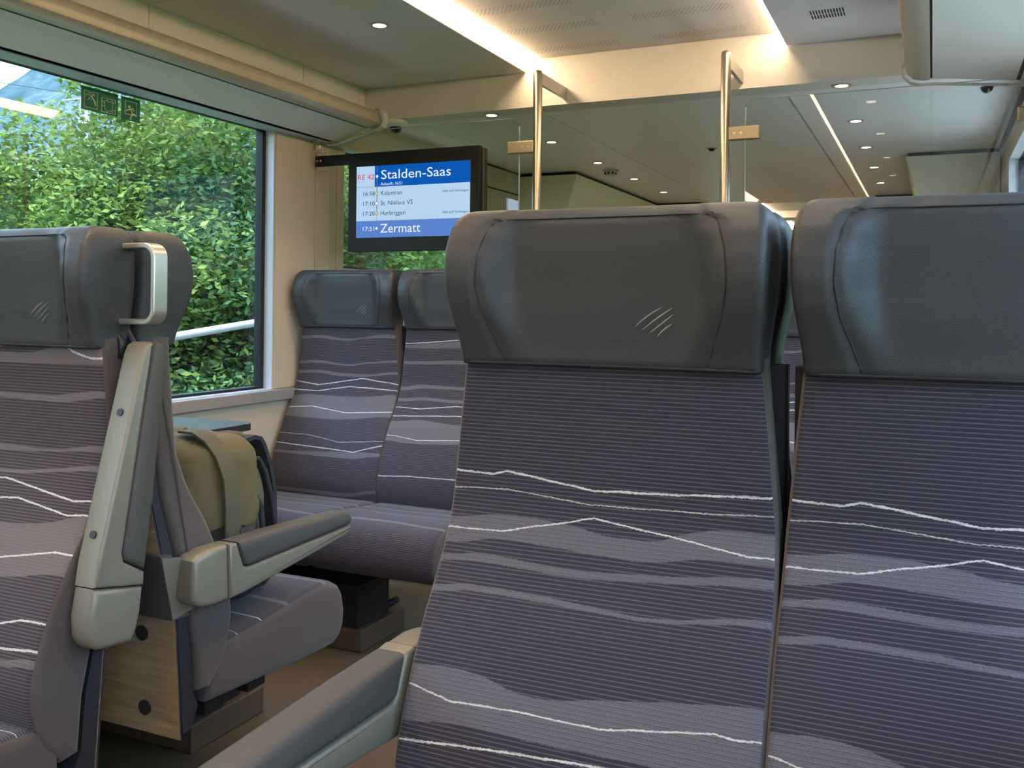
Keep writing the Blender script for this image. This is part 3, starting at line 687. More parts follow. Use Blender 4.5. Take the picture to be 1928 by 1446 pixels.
def headrest_mesh():
    zs = [.995, .999, 1.005, 1.012] + list(np.linspace(1.02, 1.165, 19)) + [1.172, 1.178, 1.181, 1.184, 1.187, 1.19, 1.195, 1.199, 1.202, 1.2035]
    xs_ = np.concatenate([np.sin(np.linspace(-math.pi / 2, math.pi / 2, 61))])
    vs = []; n = None
    for z in zs:
        w_ = hr_w(z)
        tr = 0
        if z > 1.178: q = min(1, (z - 1.178) / .0256); tr = .017 * (1 - math.sqrt(max(0, 1 - q * q)))
        w2 = w_ - tr
        ring = []
        for s in xs_: x = s * w2; ring.append((x, hr_front(x * w_ / w2, z), z))
        by = .008 + tr * .8
        ring += [(w2, .05, z), (w2, by + .02, z), (w2 - .006, by + .006, z), (w2 - .02, by, z), (0, by, z), (-w2 + .02, by, z), (-w2 + .006, by + .006, z), (-w2, by + .02, z), (-w2, .05, z)]
        n = len(ring); vs += ring
    fs = []
    for j in range(len(zs) - 1):
        for i in range(n): fs.append((j * n + i, j * n + (i + 1) % n, (j + 1) * n + (i + 1) % n, (j + 1) * n + i))
    fs += [tuple(range(n)), tuple(range((len(zs) - 1) * n, len(zs) * n))]
    return vs, fs
HV, HF = headrest_mesh()
def seam_path(off=.0010):
    pts = []
    for z in list(np.linspace(.999, 1.172, 26)): pts.append((hr_seam(z), z))
    for a in np.linspace(.25, math.pi / 2, 8): pts.append((.130 + .026 * math.cos(a), 1.172 + .0165 * math.sin(a)))
    pts += [(x, 1.189) for x in (.11, .08, .05, .02)]
    full = pts + [(-x, z) for x, z in pts[::-1]]
    return [(x, hr_front(x, z) + off, z) for x, z in full]
STROKES = [[(-36, 9), (-15, -9), (13, -27)], [(-23, 15), (5, -7), (33, -26)], [(-9, 20), (13, 3), (34, -14)], [(5, 27), (17, 14), (33, 3)]]

def armrest(parent, side, raised, far=False):
    """side: local x direction of the aisle. profile in (y,z), swept over x"""
    x0, x1 = (.236, .286)
    def sweepx(prof, name, m, par, ins=0, bev=.006):
        bm = bmesh.new(); a, c = x0 + ins, x1 - ins
        vs = [bm.verts.new((side * a, p[0], p[1])) for p in prof]; f = bm.faces.new(vs)
        g = bmesh.ops.extrude_face_region(bm, geom=[f]); 
        for v in g['geom']:
            if isinstance(v, bmesh.types.BMVert): v.co.x = side * c
        bmesh.ops.recalc_face_normals(bm, faces=bm.faces)
        es = [e for e in bm.edges if abs(e.verts[0].co.x - e.verts[1].co.x) < 1e-6]
        bmesh.ops.bevel(bm, geom=es, offset=bev, segments=3, affect='EDGES', profile=.5)
        for f in bm.faces: f.smooth = True
        for e in bm.edges:
            if len(e.link_faces) == 2 and e.calc_face_angle(0) > R(38): e.smooth = False
        me = bpy.data.meshes.new(name); bm.to_mesh(me); bm.free(); me.materials.append(m)
        return link(name, me, par)
    body = sweepx([(.153, .6125), (.158, .508), (.20, .509), (.54, .545), (.556, .550), (.563, .560), (.560, .565), (.21, .556), (.196, .562), (.186, .585), (.176, .610)], 'armrest', M_arm, parent)
    base = sweepx([(.151, .6125), (.110, .614), (.075, .609), (.061, .602), (.058, .534), (.066, .521), (.080, .513), (.11, .507), (.156, .508)], 'armrest_base', M_arm, body, bev=.010)
    pad = sweepx([(.178, .612), (.188, .5865), (.198, .5635), (.212, .558), (.559, .567), (.566, .575), (.564, .588), (.552, .597), (.53, .601), (.30, .610)], 'armrest_pad', M_pad, body, ins=-.001, bev=.010)
    for yy, zz in ((.24, .512), (.44, .534)):
        B().disc((side * .261, yy, zz + .002), .0065, (0, .1, -1), .004, 14).build('screw_cap', M_screw, body)
    if raised:
        p = Vector((0, .105, .545)); a = R(99)
        Mx = Matrix.Translation(p) @ Matrix.Rotation(a, 4, 'X') @ Matrix.Translation(-p)
        body.matrix_local = Matrix.Translation((0, .026, .010)) @ Mx
    # mount on the seat side
    b = B(); s_ = side
    b.hexa([(s_ * .130, .058, .488), (s_ * .235, .058, .488), (s_ * .240, .098, .488), (s_ * .130, .098, .488), (s_ * .165, .028, .612), (s_ * .233, .030, .612), (s_ * .238, .052, .612), (s_ * .165, .050, .612)])
    b.build('armrest_mount', M_pad, parent)
    b = B(); b.hexa([(s_ * .2352, .060, .490), (s_ * .238, .058, .490), (s_ * .262, .100, .510), (s_ * .2352, .115, .510), (s_ * .2352, .032, .610), (s_ * .237, .030, .610), (s_ * .262, .080, .600), (s_ * .2352, .085, .60)])
    b.build('armrest_bracket', M_arm, parent)

def make_seat(fab, label, cat, group, x, y0, rz, aisle=0, raised=False, emblem=True, cush=None):
    e = empty('train_seat', (x, y0, 0), rz); tag(e, label, cat, group)
    sweep('backrest', PROF_BACK, hw_back, .012, [fab, M_velvet], e, arc=ARC_BACK, nf=len(front) - 1)
    sweep('seat_cushion', PROF_CU, .226, .02, [cush or F_CUSH, M_velvet], e)
    # dark side frame behind the upholstery
    fr = [(.125, .262), (.142, .30), (.128, .33), (.120, .42), (.098, .52), (.069, .62), (.036, .72), (.023, .80), (.023, 1.0), (.006, 1.0), (.005, .77), (.047, .61), (.086, .48), (.103, .258)]
    fv = B(); fv.prism(fr, -.222, .222, 'x'); fv.build('frame', M_dark, e)
    # veneered back shell
    sh = [(.1005, .252), (.084, .48), (.045, .61), (.0035, .765), (.0035, .80), (.0005, .80), (.0, .765), (.041, .61), (.080, .478), (.0965, .25)]
    s1 = B(); s1.prism(sh, -.2225, .2225, 'x'); shell = mesh('back_shell', s1.v, s1.f, [M_wood, M_dark], e, mi=[1, 1] + [0] * (len(s1.f) - 2), auto=40)
    for sx in (-.139, .139):
        for z_, y_ in ((.445, .0825), (.300, .0915)): B().disc((sx, y_, z_), .0145, (0, -1, -.09), .004, 20).build('screw_cap', M_screw, shell)
    h = mesh('headrest', HV, HF, M_leather, e, auto=55)
    if e.name == 'train_seat': pass
    b = B(); b.tube(seam_path(), .0011, 5); b.build('seam', M_seam, h, smooth=True)
    b = B(); pth = [(s * .198, hr_front(s * .198, 1.0) - .0045, .9955) for s in np.linspace(-1, 1, 25)]
    b.tube([(-.203, .03, .9955)] + pth + [(.203, .03, .9955)], .0032, 6); b.build('piping', M_pipe, h, smooth=True)
    if emblem:
        b = B(); sgn = -1 if abs(rz) > 1 else 1
        for st in STROKES:
            P = []
            (x_0, z_0), (x_1, z_1), (x_2, z_2) = st
            for t in np.linspace(0, 1, 9):
                ux = (1 - t) ** 2 * x_0 + 2 * t * (1 - t) * (2 * x_1 - .5 * x_0 - .5 * x_2) + t * t * x_2
                uz = (1 - t) ** 2 * z_0 + 2 * t * (1 - t) * (2 * z_1 - .5 * z_0 - .5 * z_2) + t * t * z_2
                X = -(.072 + ux * .00070); Z = 1.054 - uz * .00069
                P.append((X, hr_front(X, Z) + .0003, Z))
            b.tube(P, [.0003, .0006, .0008, .0009, .0009, .0009, .0008, .0006, .0003], 5)
        b.build('emblem', M_emb, h)
    if aisle: armrest(e, aisle, raised)
    return e
PI = math.pi
XC = {'RA': -.392, 'RW': .065, 'LA': -1.502, 'LW': -1.959}
make_seat(F_R1, 'large foreground aisle seat facing the camera, grey leather headrest', 'seat', 'seats facing the camera at right', XC['RA'], 1.24, PI, aisle=1)
make_seat(F_R1, 'large foreground seat cut by the right picture edge', 'seat', 'seats facing the camera at right', XC['RW'], 1.24, PI)
make_seat(F_L1, 'near left aisle seat facing the camera with its armrest folded up', 'seat', 'seats facing the camera at near left', XC['LA'], 1.24, PI, aisle=-1, raised=True)
make_seat(F_L1, 'window seat at the left picture edge beside the folded-up armrest seat', 'seat', 'seats facing the camera at near left', XC['LW'], 1.24, PI)
make_seat(F_L3B, 'seat in side view turned away from the camera holding the backpack', 'seat', 'seats turned away from the camera', XC['LA'], 1.24, 0, aisle=1, emblem=False)
make_seat(F_L3A, 'window seat turned away from the camera behind the backpack', 'seat', 'seats turned away from the camera', XC['LW'], 1.24, 0, emblem=False)
make_seat(F_L3A, 'middle distance window seat facing the camera beside the beige wall post', 'seat', 'seats facing the camera before the left glass screen', XC['LW'] + .006, 2.93, PI)
make_seat(F_L3B, 'middle distance seat half hidden behind the large foreground aisle seat', 'seat', 'seats facing the camera before the left glass screen', XC['LA'] + .004, 2.93, PI, aisle=-1, raised=True)
make_seat(F_L3B, 'dark headrest seat turned away directly behind the foreground aisle seat', 'seat', 'seats turned away from the camera', XC['RA'], 1.24 + .002, 0, aisle=-1, emblem=False)
make_seat(F_L3A, 'right window seat turned away behind the seat cut by the picture edge', 'seat', 'seats turned away from the camera', XC['RW'], 1.24 + .002, 0, emblem=False)
make_seat(F_L3A, 'far seat glimpsed in the gap between the two foreground headrests', 'seat', 'far right seats facing the camera', XC['RA'] + .0, 2.93, PI, aisle=1)
make_seat(F_L3B, 'far window seat hidden behind the right foreground seat', 'seat', 'far right seats facing the camera', XC['RW'], 2.93, PI)
# metal handhold on the near left aisle headrest
hh = empty('handhold', (-1.275, 1.21, 1.105)); 
def rrect(w_, h_, r, n=6):
    pts = []
    for cx, cz, a0 in ((w_ / 2 - r, h_ / 2 - r, 0), (-w_ / 2 + r, h_ / 2 - r, 90), (-w_ / 2 + r, -h_ / 2 + r, 180), (w_ / 2 - r, -h_ / 2 + r, 270)):
        for k in range(n + 1): a = R(a0 + 90 * k / n); pts.append((cx + r * math.cos(a), cz + r * math.sin(a)))
    return pts
tag(hh, 'rounded metal handhold loop beside the near left headrest', 'handle')
po = rrect(.125, .142, .026); pi_ = rrect(.105, .122, .017); n = len(po); vs = []; fs = []
for y in (-.016, .016):
    for P in (po, pi_): vs += [(p[0], y, p[1]) for p in P]
for i in range(n):
    j = (i + 1) % n
    fs += [(i, j, n + j, n + i), (2 * n + i, 3 * n + i, 3 * n + j, 2 * n + j), (i, 2 * n + i, 2 * n + j, j), (n + i, n + j, 3 * n + j, 3 * n + i)]
lp = mesh('loop', vs, fs, M_alu, hh, auto=50)
mo = lp.modifiers.new('bevel', 'BEVEL'); mo.width = .0025; mo.segments = 2; mo.limit_method = 'ANGLE'; mo.angle_limit = R(60)
for dy in (-.012, .014):
    b = B(); b.tube([(-.035, dy, -.071), (-.030, dy, -.085), (-.018, dy + .001, -.10), (-.016, dy, -.13)], .006, 8); b.build('strap', M_pipe, hh, smooth=True)

# seat supports and heater boxes
def beam(x0, x1, y0, y1, label):
    e = empty('seat_support', ((x0 + x1) / 2, (y0 + y1) / 2, 0)); tag(e, label, 'seat support')
    a = (x1 - x0) / 2; c = (y1 - y0) / 2
    c *= .42; B().box(-a, a, -c, -c + .06, .225, .262, .004).build('cross_beam', M_black, e); B().box(-a, a, c - .06, c, .225, .262, .004).build('cross_beam', M_black, e)
    return e
beam(-2.18, -1.35, 1.345, 1.80, 'dark support frame under the seat with the backpack')
beam(-2.18, -1.35, .68, 1.13, 'dark support frame under the near left seats')
beam(-2.18, -1.35, 2.37, 2.80, 'dark support frame under the middle distance seats')
beam(-.54, .27, .68, 1.13, 'dark support frame under the foreground right seats')
beam(-.54, .27, 1.345, 1.80, 'dark support frame behind the foreground right seats')
beam(-.54, .27, 2.37, 2.80, 'dark support frame under the far right seats')
M_box = mat('heater_brown', (.10, .065, .04), .45)
def heater(x0, x1, y0, y1, label):
    e = empty('heater_box', (x0, y0, 0)); tag(e, label, 'heater')
    B().box(0, x1 - x0, 0, y1 - y0, .001, .068, .003).build('cover', M_box, e)
    B().box(.02, x1 - x0 - .02, .01, y1 - y0 - .07, .069, .20).build('bracket', M_black, e)
    b = B(); b.tube([(x1 - x0 - .03, y1 - y0 - .06, .09), (x1 - x0 - .03, y1 - y0 - .005, .09)], .012, 10); b.build('end_stop', M_black, e, smooth=True)
    return e
heater(-2.19, -1.594, 1.70, 1.963, 'low dark brown heater box on the floor below the backpack seat')
heater(-2.19, -1.594, 2.42, 2.68, 'low dark heater box on the floor under the middle distance seats')

# ------------------------------------------------------------------ table
tb_ = empty('wall_table', (-2.19, 2.0, .74)); tag(tb_, 'small dark glossy table fixed under the left window', 'table')
pr = [(0, -.30)] + [(.46 - .03 + .03 * math.cos(R(a)), -.27 + .03 * math.sin(R(a))) for a in (-90, -60, -30, 0)] + [(.46 - .03 + .03 * math.cos(R(a)), .05 + .03 * math.sin(R(a))) for a in (0, 30, 60, 90)] + [(0, .08)]
B().prism(pr, -.001, .0, 'z').build('table_top', M_table, tb_); B().prism([(p[0] * 1.003, p[1]) for p in pr], -.019, -.0012, 'z').build('edge_band', M_tabedge, tb_)
B().prism([(0, -.06), (.0, -.30), (.28, -.022), (.28, -.0195), (0, -.0195)], -.12, -.09, 'y').build('bracket', M_dark, tb_)
B().ring((.10, .0, .0002), .038, .041, (0, 0, 1), .0006, 32).build('cup_ring', M_black, tb_)

# ------------------------------------------------------------------ backpack on the seat
def blob(name, secs, m, parent, sub=2, power=2.6, nseg=28):
    """loft of super-ellipse sections: (cx,cy,cz, rx,ry) stacked in z"""
    vs = []; n = nseg
    for (cx, cy, cz, rx, ry, tw) in secs:
        for k in range(n):
            a = 2 * math.pi * k / n; ca, sa = math.cos(a), math.sin(a)
            x = rx * abs(ca) ** (2 / power) * (1 if ca > 0 else -1); y = ry * abs(sa) ** (2 / power) * (1 if sa > 0 else -1)
            vs.append((cx + x + tw * y, cy + y, cz))
    m_ = len(secs); fs = [(j * n + i, j * n + (i + 1) % n, (j + 1) * n + (i + 1) % n, (j + 1) * n + i) for j in range(m_ - 1) for i in range(n)]
    fs += [tuple(range(n)), tuple(range((m_ - 1) * n, m_ * n))]
    o = mesh(name, vs, fs, m, parent, smooth=True)
    s = o.modifiers.new('sub', 'SUBSURF'); s.levels = sub; s.render_levels = sub
    return o
def crumple(o, strength=.008, size=.09):
    tx = bpy.data.textures.new('folds', 'CLOUDS'); tx.noise_scale = size; tx.noise_depth = 2
    d = o.modifiers.new('folds', 'DISPLACE'); d.texture = tx; d.strength = strength; d.texture_coords = 'LOCAL'
bp = empty('backpack', (-1.50, 1.60, .425)); tag(bp, 'olive and grey canvas backpack leaning on the turned-away seat', 'backpack')
SECS = [(.0, .0, .0, .115, .105), (.0, .0, .02, .135, .128), (.0, -.005, .10, .142, .140), (.0, -.004, .20, .141, .137), (.0, -.004, .27, .133, .125), (.0, -.008, .315, .112, .10), (.0, -.012, .338, .07, .06)]
body = blob('bag', [q + (0,) for q in SECS], M_pack, bp, sub=2, power=3.0)
crumple(body, .012, .10)
low_ = blob('lower_pocket', [(.012, .0, .004, .120, .118, 0), (.012, .0, .02, .142, .142, 0), (.012, .005, .07, .146, .150, 0), (.012, .002, .115, .140, .138, 0), (.012, .0, .13, .12, .12, 0)], M_packd, bp, sub=2, power=2.6)
crumple(low_, .035, .06)
# the canvas flap: a shell over the back, top and aisle side of the bag
vs = []; na = 30; rows = []
zs = [.165, .20, .24, .28, .31, .335, .35, .358, .362]; sc_ = [1.075, 1.075, 1.08, 1.08, 1.06, .98, .80, .50, .12]
for z, k in zip(zs, sc_):
    rx = itp(z, [q[2] for q in SECS], [q[3] for q in SECS]) * k if z < .32 else .125 * k; ry = itp(z, [q[2] for q in SECS], [q[4] for q in SECS]) * k if z < .32 else .11 * k
    if .30 < z < .34: rx = .128 * k; ry = .115 * k
    cy = -.012
    for i in range(na):
        a = R(-205 + (205 + 6 + (z - .165) * 110) * i / (na - 1)); ca, sa = math.cos(a), math.sin(a); pw = 2 / 3.0
        vs.append((rx * abs(ca) ** pw * (1 if ca > 0 else -1), cy + ry * abs(sa) ** pw * (1 if sa > 0 else -1), z + .012 * math.sin(i * .55) * (1 if z < .2 else .25)))
fs = [(j * na + i, j * na + i + 1, (j + 1) * na + i + 1, (j + 1) * na + i) for j in range(len(zs) - 1) for i in range(na - 1)]
fl = mesh('flap', vs, fs, M_olive, bp, smooth=True)
so = fl.modifiers.new('thick', 'SOLIDIFY'); so.thickness = .006; so.offset = 1
sb = fl.modifiers.new('sub', 'SUBSURF'); sb.levels = 2; sb.render_levels = 2
crumple(fl, .022, .12)
def ribbon(name, pts, width, thick, m, parent, nrm=(0, 1, 0)):
    """flat webbing along pts; width direction nrm"""
    nrm = Vector(nrm); P = [Vector(p) for p in pts]; vs = []; fs = []
    for i, p in enumerate(P):
        d = (P[min(i + 1, len(P) - 1)] - P[max(i - 1, 0)]).normalized(); t = d.cross(nrm).normalized() * thick / 2; w_ = nrm * width / 2
        vs += [p - w_ - t, p + w_ - t, p + w_ + t, p - w_ + t]
    for i in range(len(P) - 1):
        for k in range(4): fs.append((i * 4 + k, i * 4 + (k + 1) % 4, (i + 1) * 4 + (k + 1) % 4, (i + 1) * 4 + k))
    fs += [(0, 1, 2, 3), tuple(range(len(P) * 4 - 4, len(P) * 4))]
    return mesh(name, vs, fs, m, parent, auto=50)
ribbon('buckle_strap', [(.03, -.06, .372), (.07, -.06, .371), (.105, -.06, .355), (.135, -.06, .325), (.157, -.06, .28), (.163, -.06, .22), (.164, -.06, .16), (.160, -.06, .10)], .046, .005, M_olive2, bp)
b = B(); b.tube([(.167, -.080, .135), (.167, -.040, .135)], .0012, 6); b.tube([(.1665, -.080, .135), (.1665, -.080, .17)], .0012, 6); b.tube([(.1665, -.040, .135), (.1665, -.040, .17)], .0012, 6); b.build('stitching', M_packd, bp)
b = B(); b.tube([(.128, .035, .305), (.128, .062, .302), (.126, .088, .27), (.128, .108, .21), (.13, .118, .15), (.135, .12, .11)], .0055, 8); b.build('zip', M_packd, bp, smooth=True)
b = B(); b.tube([(.146, .032, .225), (.148, .046, .205), (.149, .052, .16), (.15, .052, .11)], .0065, 8); b.build('zip', M_packd, bp, smooth=True)
ribbon('shoulder_strap', [(.06, .06, .335), (.075, .085, .345), (.08, .100, .34), (.08, .112, .325), (.08, .124, .30), (.08, .136, .27), (.08, .146, .235), (.08, .152, .20), (.08, .154, .14), (.08, .147, .08)], .05, .010, M_packd, bp, (1, 0, 0))
b = B(); b.tube([(.05, -.0, .352), (.055, .05, .35), (.06, .078, .345), (.06, .086, .33), (.06, .08, .318)], .012, 10); b.build('carry_loop', M_olive2, bp, smooth=True)

# ------------------------------------------------------------------ emergency signs on the window glass
def sign(name, y0, y1, z0, z1, label):
    e = empty(name, (-2.236, (y0 + y1) / 2, (z0 + z1) / 2)); tag(e, label, 'sign')
    B().box(-.0008, .0004, -(y1 - y0) / 2, (y1 - y0) / 2, -(z1 - z0) / 2, (z1 - z0) / 2).build('plate', M_green, e); return e
XS = .0009
def stroke(e, pts, r=.0009, name='pictogram'):
    b = B()
    for P in pts: b.tube([(XS, y, z) for y, z in P], r, 5)
    return b.build(name, M_signl, e)
def rect(y0, y1, z0, z1): return [(y0, z0), (y1, z0), (y1, z1), (y0, z1), (y0, z0)]
s1 = sign('emergency_window_sign', 1.919, 2.052, 1.631, 1.698, 'green double pictogram sign with hammer and broken pane on the window')
stroke(s1, [rect(-.056, -.010, -.026, .022), rect(.006, .056, -.028, .014)])
stroke(s1, [[(-.045, .016), (-.030, .017), (-.018, .012)], [(-.052, .010), (-.034, .012), (-.022, -.002), (-.012, -.014)], [(-.040, .002), (-.030, .008), (-.020, .018)], [(-.034, -.004), (-.026, .004), (-.014, -.006)], [(-.030, .012), (-.016, -.018)], [(-.044, -.004), (-.034, .006)]], .0007)
stroke(s1, [[(.018, -.018), (.014, .002), (.022, .008), (.034, .004), (.044, .010), (.048, -.004), (.042, -.014), (.048, -.024), (.034, -.020), (.026, -.026), (.018, -.018)], [(.006, .004), (.018, .000)], [(.056, .008), (.044, .004)], [(.028, .008), (.026, .014)], [(.044, -.016), (.056, -.018)], [(.008, -.012), (.016, -.010)]], .0007)
s2 = sign('emergency_exit_sign', 2.064, 2.137, 1.629, 1.698, 'green running figure exit sign on the window')
stroke(s2, [rect(-.022, .022, -.016, .024)], .0011)
b = B(); b.disc((XS - .0005, -.006, .007), .0042, (1, 0, 0), .001, 12); b.build('pictogram', M_signl, s2)
stroke(s2, [[(-.003, .002), (.004, -.008), (.006, -.014)], [(-.018, -.006), (-.009, -.002), (-.003, .000), (.006, .004), (.012, -.002)], [(.006, -.014), (.014, -.012), (.020, -.018)], [(.005, -.014), (.000, -.024), (-.001, -.032)]], .0018)

# ------------------------------------------------------------------ OUTSIDE
def leaf_mat(name, c1, c2, tr=.35):
    m = bpy.data.materials.new(name); m.use_nodes = True; t = m.node_tree; p = t.nodes['Principled BSDF']
    p.inputs['Roughness'].default_value = .6; p.inputs['Specular IOR Level'].default_value = .3
    g = t.nodes.new('ShaderNodeNewGeometry'); r = t.nodes.new('ShaderNodeValToRGB'); r.color_ramp.elements[0].color = c1 + (1,); r.color_ramp.elements[1].color = c2 + (1,)
    n = t.nodes.new('ShaderNodeTexNoise'); n.inputs['Scale'].default_value = 1.1; n.inputs['Detail'].default_value = 2
    tcn = t.nodes.new('ShaderNodeTexCoord'); t.links.new(tcn.outputs['Object'], n.inputs['Vector'])
    a = t.nodes.new('ShaderNodeMath'); a.operation = 'MULTIPLY_ADD'; a.inputs[1].default_value = .55; t.links.new(g.outputs['Random Per Island'], a.inputs[0])
    b_ = t.nodes.new('ShaderNodeMath'); b_.operation = 'MULTIPLY_ADD'; b_.inputs[1].default_value = 1.6; b_.inputs[2].default_value = -.55; t.links.new(n.outputs[0], b_.inputs[0]); t.links.new(b_.outputs[0], a.inputs[2])
    t.links.new(a.outputs[0], r.inputs[0]); t.links.new(r.outputs[0], p.inputs['Base Color'])
    tl = t.nodes.new('ShaderNodeBsdfTranslucent'); mx = t.nodes.new('ShaderNodeMixShader'); mx.inputs[0].default_value = tr
    t.links.new(r.outputs[0], tl.inputs[0]); t.links.new(p.outputs[0], mx.inputs[1]); t.links.new(tl.outputs[0], mx.inputs[2]); t.links.new(mx.outputs[0], t.nodes['Material Output'].inputs[0])
    return m
M_leafA = leaf_mat('bush_leaves', (.012, .045, .012), (.27, .37, .07)); M_leafB = leaf_mat('pale_tree_leaves', (.02, .06, .012), (.36, .43, .11)); M_leafC = leaf_mat('blue_green_leaves', (.010, .04, .018), (.13, .26, .09))
M_bark = mat('bark', (.10, .08, .055), .9, bump=.5, bscale=20)
def crown_mesh(name, n, size, blobs, m, flat=.6):
    """n leaf quads around a set of ellipsoid blobs (x,y,z,r)"""
    rng = np.random.default_rng(len(name) * 13 + n)
    bl = np.array(blobs, float); wts = bl[:, 3] ** 2; wts /= wts.sum()
    idx = rng.choice(len(bl), n, p=wts); d = rng.normal(size=(n, 3)); d /= np.linalg.norm(d, axis=1, keepdims=True)
    rad = bl[idx, 3] * (rng.random(n) ** .35); c = bl[idx, :3] + d * rad[:, None] * np.array([1, 1, .85])
    u = rng.normal(size=(n, 3)); u[:, 2] *= .5; u /= np.linalg.norm(u, axis=1, keepdims=True)
    nn = rng.normal(size=(n, 3)) + np.array([0, 0, 1.0]) + d * .8; v = np.cross(nn, u); v /= np.linalg.norm(v, axis=1, keepdims=True)
    s = size * (.6 + .8 * rng.random(n))[:, None]
    V = np.stack([c - u * s, c - v * s * .45 , c + u * s, c + v * s * .45], 1).reshape(-1, 3)
    me = bpy.data.meshes.new(name); me.vertices.add(4 * n); me.vertices.foreach_set('co', V.ravel()); me.loops.add(4 * n); me.polygons.add(n)
    me.loops.foreach_set('vertex_index', np.arange(4 * n)); me.polygons.foreach_set('loop_start', np.arange(0, 4 * n, 4)); me.polygons.foreach_set('loop_total', np.full(n, 4))
    me.materials.append(m); me.update(); me.validate(); return me
rng = random.Random(5)
def blobset(rx, rz, k, r0, r1, z0):
    out_ = []
    for i in range(k):
        a = rng.uniform(0, 2 * math.pi); q = rng.random() ** .5
        out_.append((rx * q * math.cos(a), rx * q * math.sin(a), z0 + rz * rng.random(), rng.uniform(r0, r1)))
    return out_
CR = [crown_mesh('crown_bush', 42000, .030, blobset(1.0, 2.4, 26, .35, .6, .5), M_leafC), crown_mesh('crown_bush_b', 42000, .032, blobset(1.1, 2.8, 24, .4, .65, .5), M_leafA),
      crown_mesh('crown_tree', 40000, .055, blobset(1.6, 3.0, 26, .5, .9, 1.6), M_leafB), crown_mesh('crown_tree_b', 40000, .055, blobset(1.8, 3.4, 28, .5, .9, 1.4), M_leafA)]
def trunk_mesh(h, r):
    b = B(); b.tube([(0, 0, 0), (.03, .02, h * .3), (-.02, .04, h * .6), (.02, 0, h)], [r, r * .8, r * .6, r * .3], 8)
    for k in range(5):
        a = k * 1.3; b.tube([(0, 0, h * (.35 + .1 * k)), (.5 * math.cos(a), .5 * math.sin(a), h * (.55 + .1 * k)), (1.0 * math.cos(a), 1.0 * math.sin(a), h * (.7 + .1 * k))], [r * .5, r * .3, r * .1], 6)
    return b
TB = trunk_mesh(2.2, .05).build('trunk', M_bark); TT = trunk_mesh(3.6, .11).build('trunk', M_bark)
TBm, TTm = TB.data, TT.data; bpy.data.objects.remove(TB); bpy.data.objects.remove(TT)
def tree(x, y, z, kind, sc, rz, label, group):
    e = empty('bush' if kind < 2 else 'tree', (x, y, z), rz); e.scale = (sc,) * 3; tag(e, label, 'bush' if kind < 2 else 'tree', group)
    c = link('crown', CR[kind], e); link('trunk', TBm if kind < 2 else TTm, e)
NTH = ['first', 'second', 'third', 'fourth', 'fifth', 'sixth', 'seventh', 'eighth', 'ninth', 'tenth', 'eleventh']
bank = [(-6.0, 2.0, 1), (-6.3, .4, 0), (-6.1, -1.6, 1), (-6.4, -3.8, 0), (-6.0, 6.7, 0), (-6.2, 6.8, 1), (-6.0, 8.0, 0), (-6.1, 9.3, 1), (-6.0, 10.6, 0), (-6.2, 12.0, 1), (-6.3, 13.5, 0), (-7.6, 6.6, 1), (-7.8, 8.6, 0), (-7.9, 10.6, 1), (-7.8, 12.6, 0)]
for i, (x, y, k) in enumerate(bank):
    tree(x, y, -.9 + (.3 if x < -7 else 0), k, 1.0 + .08 * (i % 3), i * 1.1, 'dense green bush on the bank outside, %s of the %s row counted along the train' % (NTH[i if i < 11 else i - 11], 'front' if i < 11 else 'back'), 'bushes on the bank')
mid = [(-11.0, 8.4, 3, .52), (-11.2, 10.6, 2, .92), (-12.0, 12.8, 3, 1.05), (-14.0, 10.5, 2, .62), (-15.0, 13.5, 2, .85), (-9.6, 9.0, 3, .8)]
for i, (x, y, k, s_) in enumerate(mid):
    tree(x, y, -1.2, k, s_, i * 2.1, 'yellow-green tree behind the bank bushes, %s of the group from the window signs' % NTH[i], 'trees behind the bushes')
far_ = [(-17, 16.5, 2, .9), (-20, 17.5, 3, .85), (-21, 20, 2, 1.1), (-25, 22, 3, 1.0), (-27, 30, 2, 1.2), (-30, 27, 3, 1.15)]
for i, (x, y, k, s_) in enumerate(far_):
    tree(x, y, -1.6, k, s_, i * 1.7, 'pale green valley tree farther off, %s in distance from the train' % NTH[i], 'valley trees')
# ground and hills
M_grass = mat('valley_grass', (.04, .085, .02), .9, var=.35, vscale=.4)
b = B(); b.box(-400, -3.2, -120, 420, -2.2, -1.0); b.box(3.2, 400, -120, 420, -2.2, -1.0); struct(b.build('ground', M_grass))
b = B(); b.box(-3.2, 3.2, -120, 420, -2.2, -1.0); struct(b.build('track_bed', mat('bounce_ballast', (.60, .57, .54), .95, bump=.8, bscale=12)))  # out of view; made wide and pale to bounce daylight up to the ceilings
def hill_mat(name, c, rock, sc, rp=.55):
    m = bpy.data.materials.new(name); m.use_nodes = True; t = m.node_tree; p = t.nodes['Principled BSDF']; p.inputs['Roughness'].default_value = .95; p.inputs['Specular IOR Level'].default_value = .1
    tcn = t.nodes.new('ShaderNodeTexCoord'); n = t.nodes.new('ShaderNodeTexNoise'); n.inputs['Scale'].default_value = sc; n.inputs['Detail'].default_value = 8; n.inputs['Roughness'].default_value = .65
    r = t.nodes.new('ShaderNodeValToRGB'); cr = r.color_ramp; cr.elements[0].position = .35; cr.elements[0].color = c[0] + (1,); cr.elements[1].position = rp; cr.elements[1].color = c[1] + (1,)
    q = cr.elements.new(rp + .08); q.color = rock + (1,)
    t.links.new(tcn.outputs['Object'], n.inputs['Vector']); t.links.new(n.outputs[0], r.inputs[0]); t.links.new(r.outputs[0], p.inputs['Base Color'])
    return m
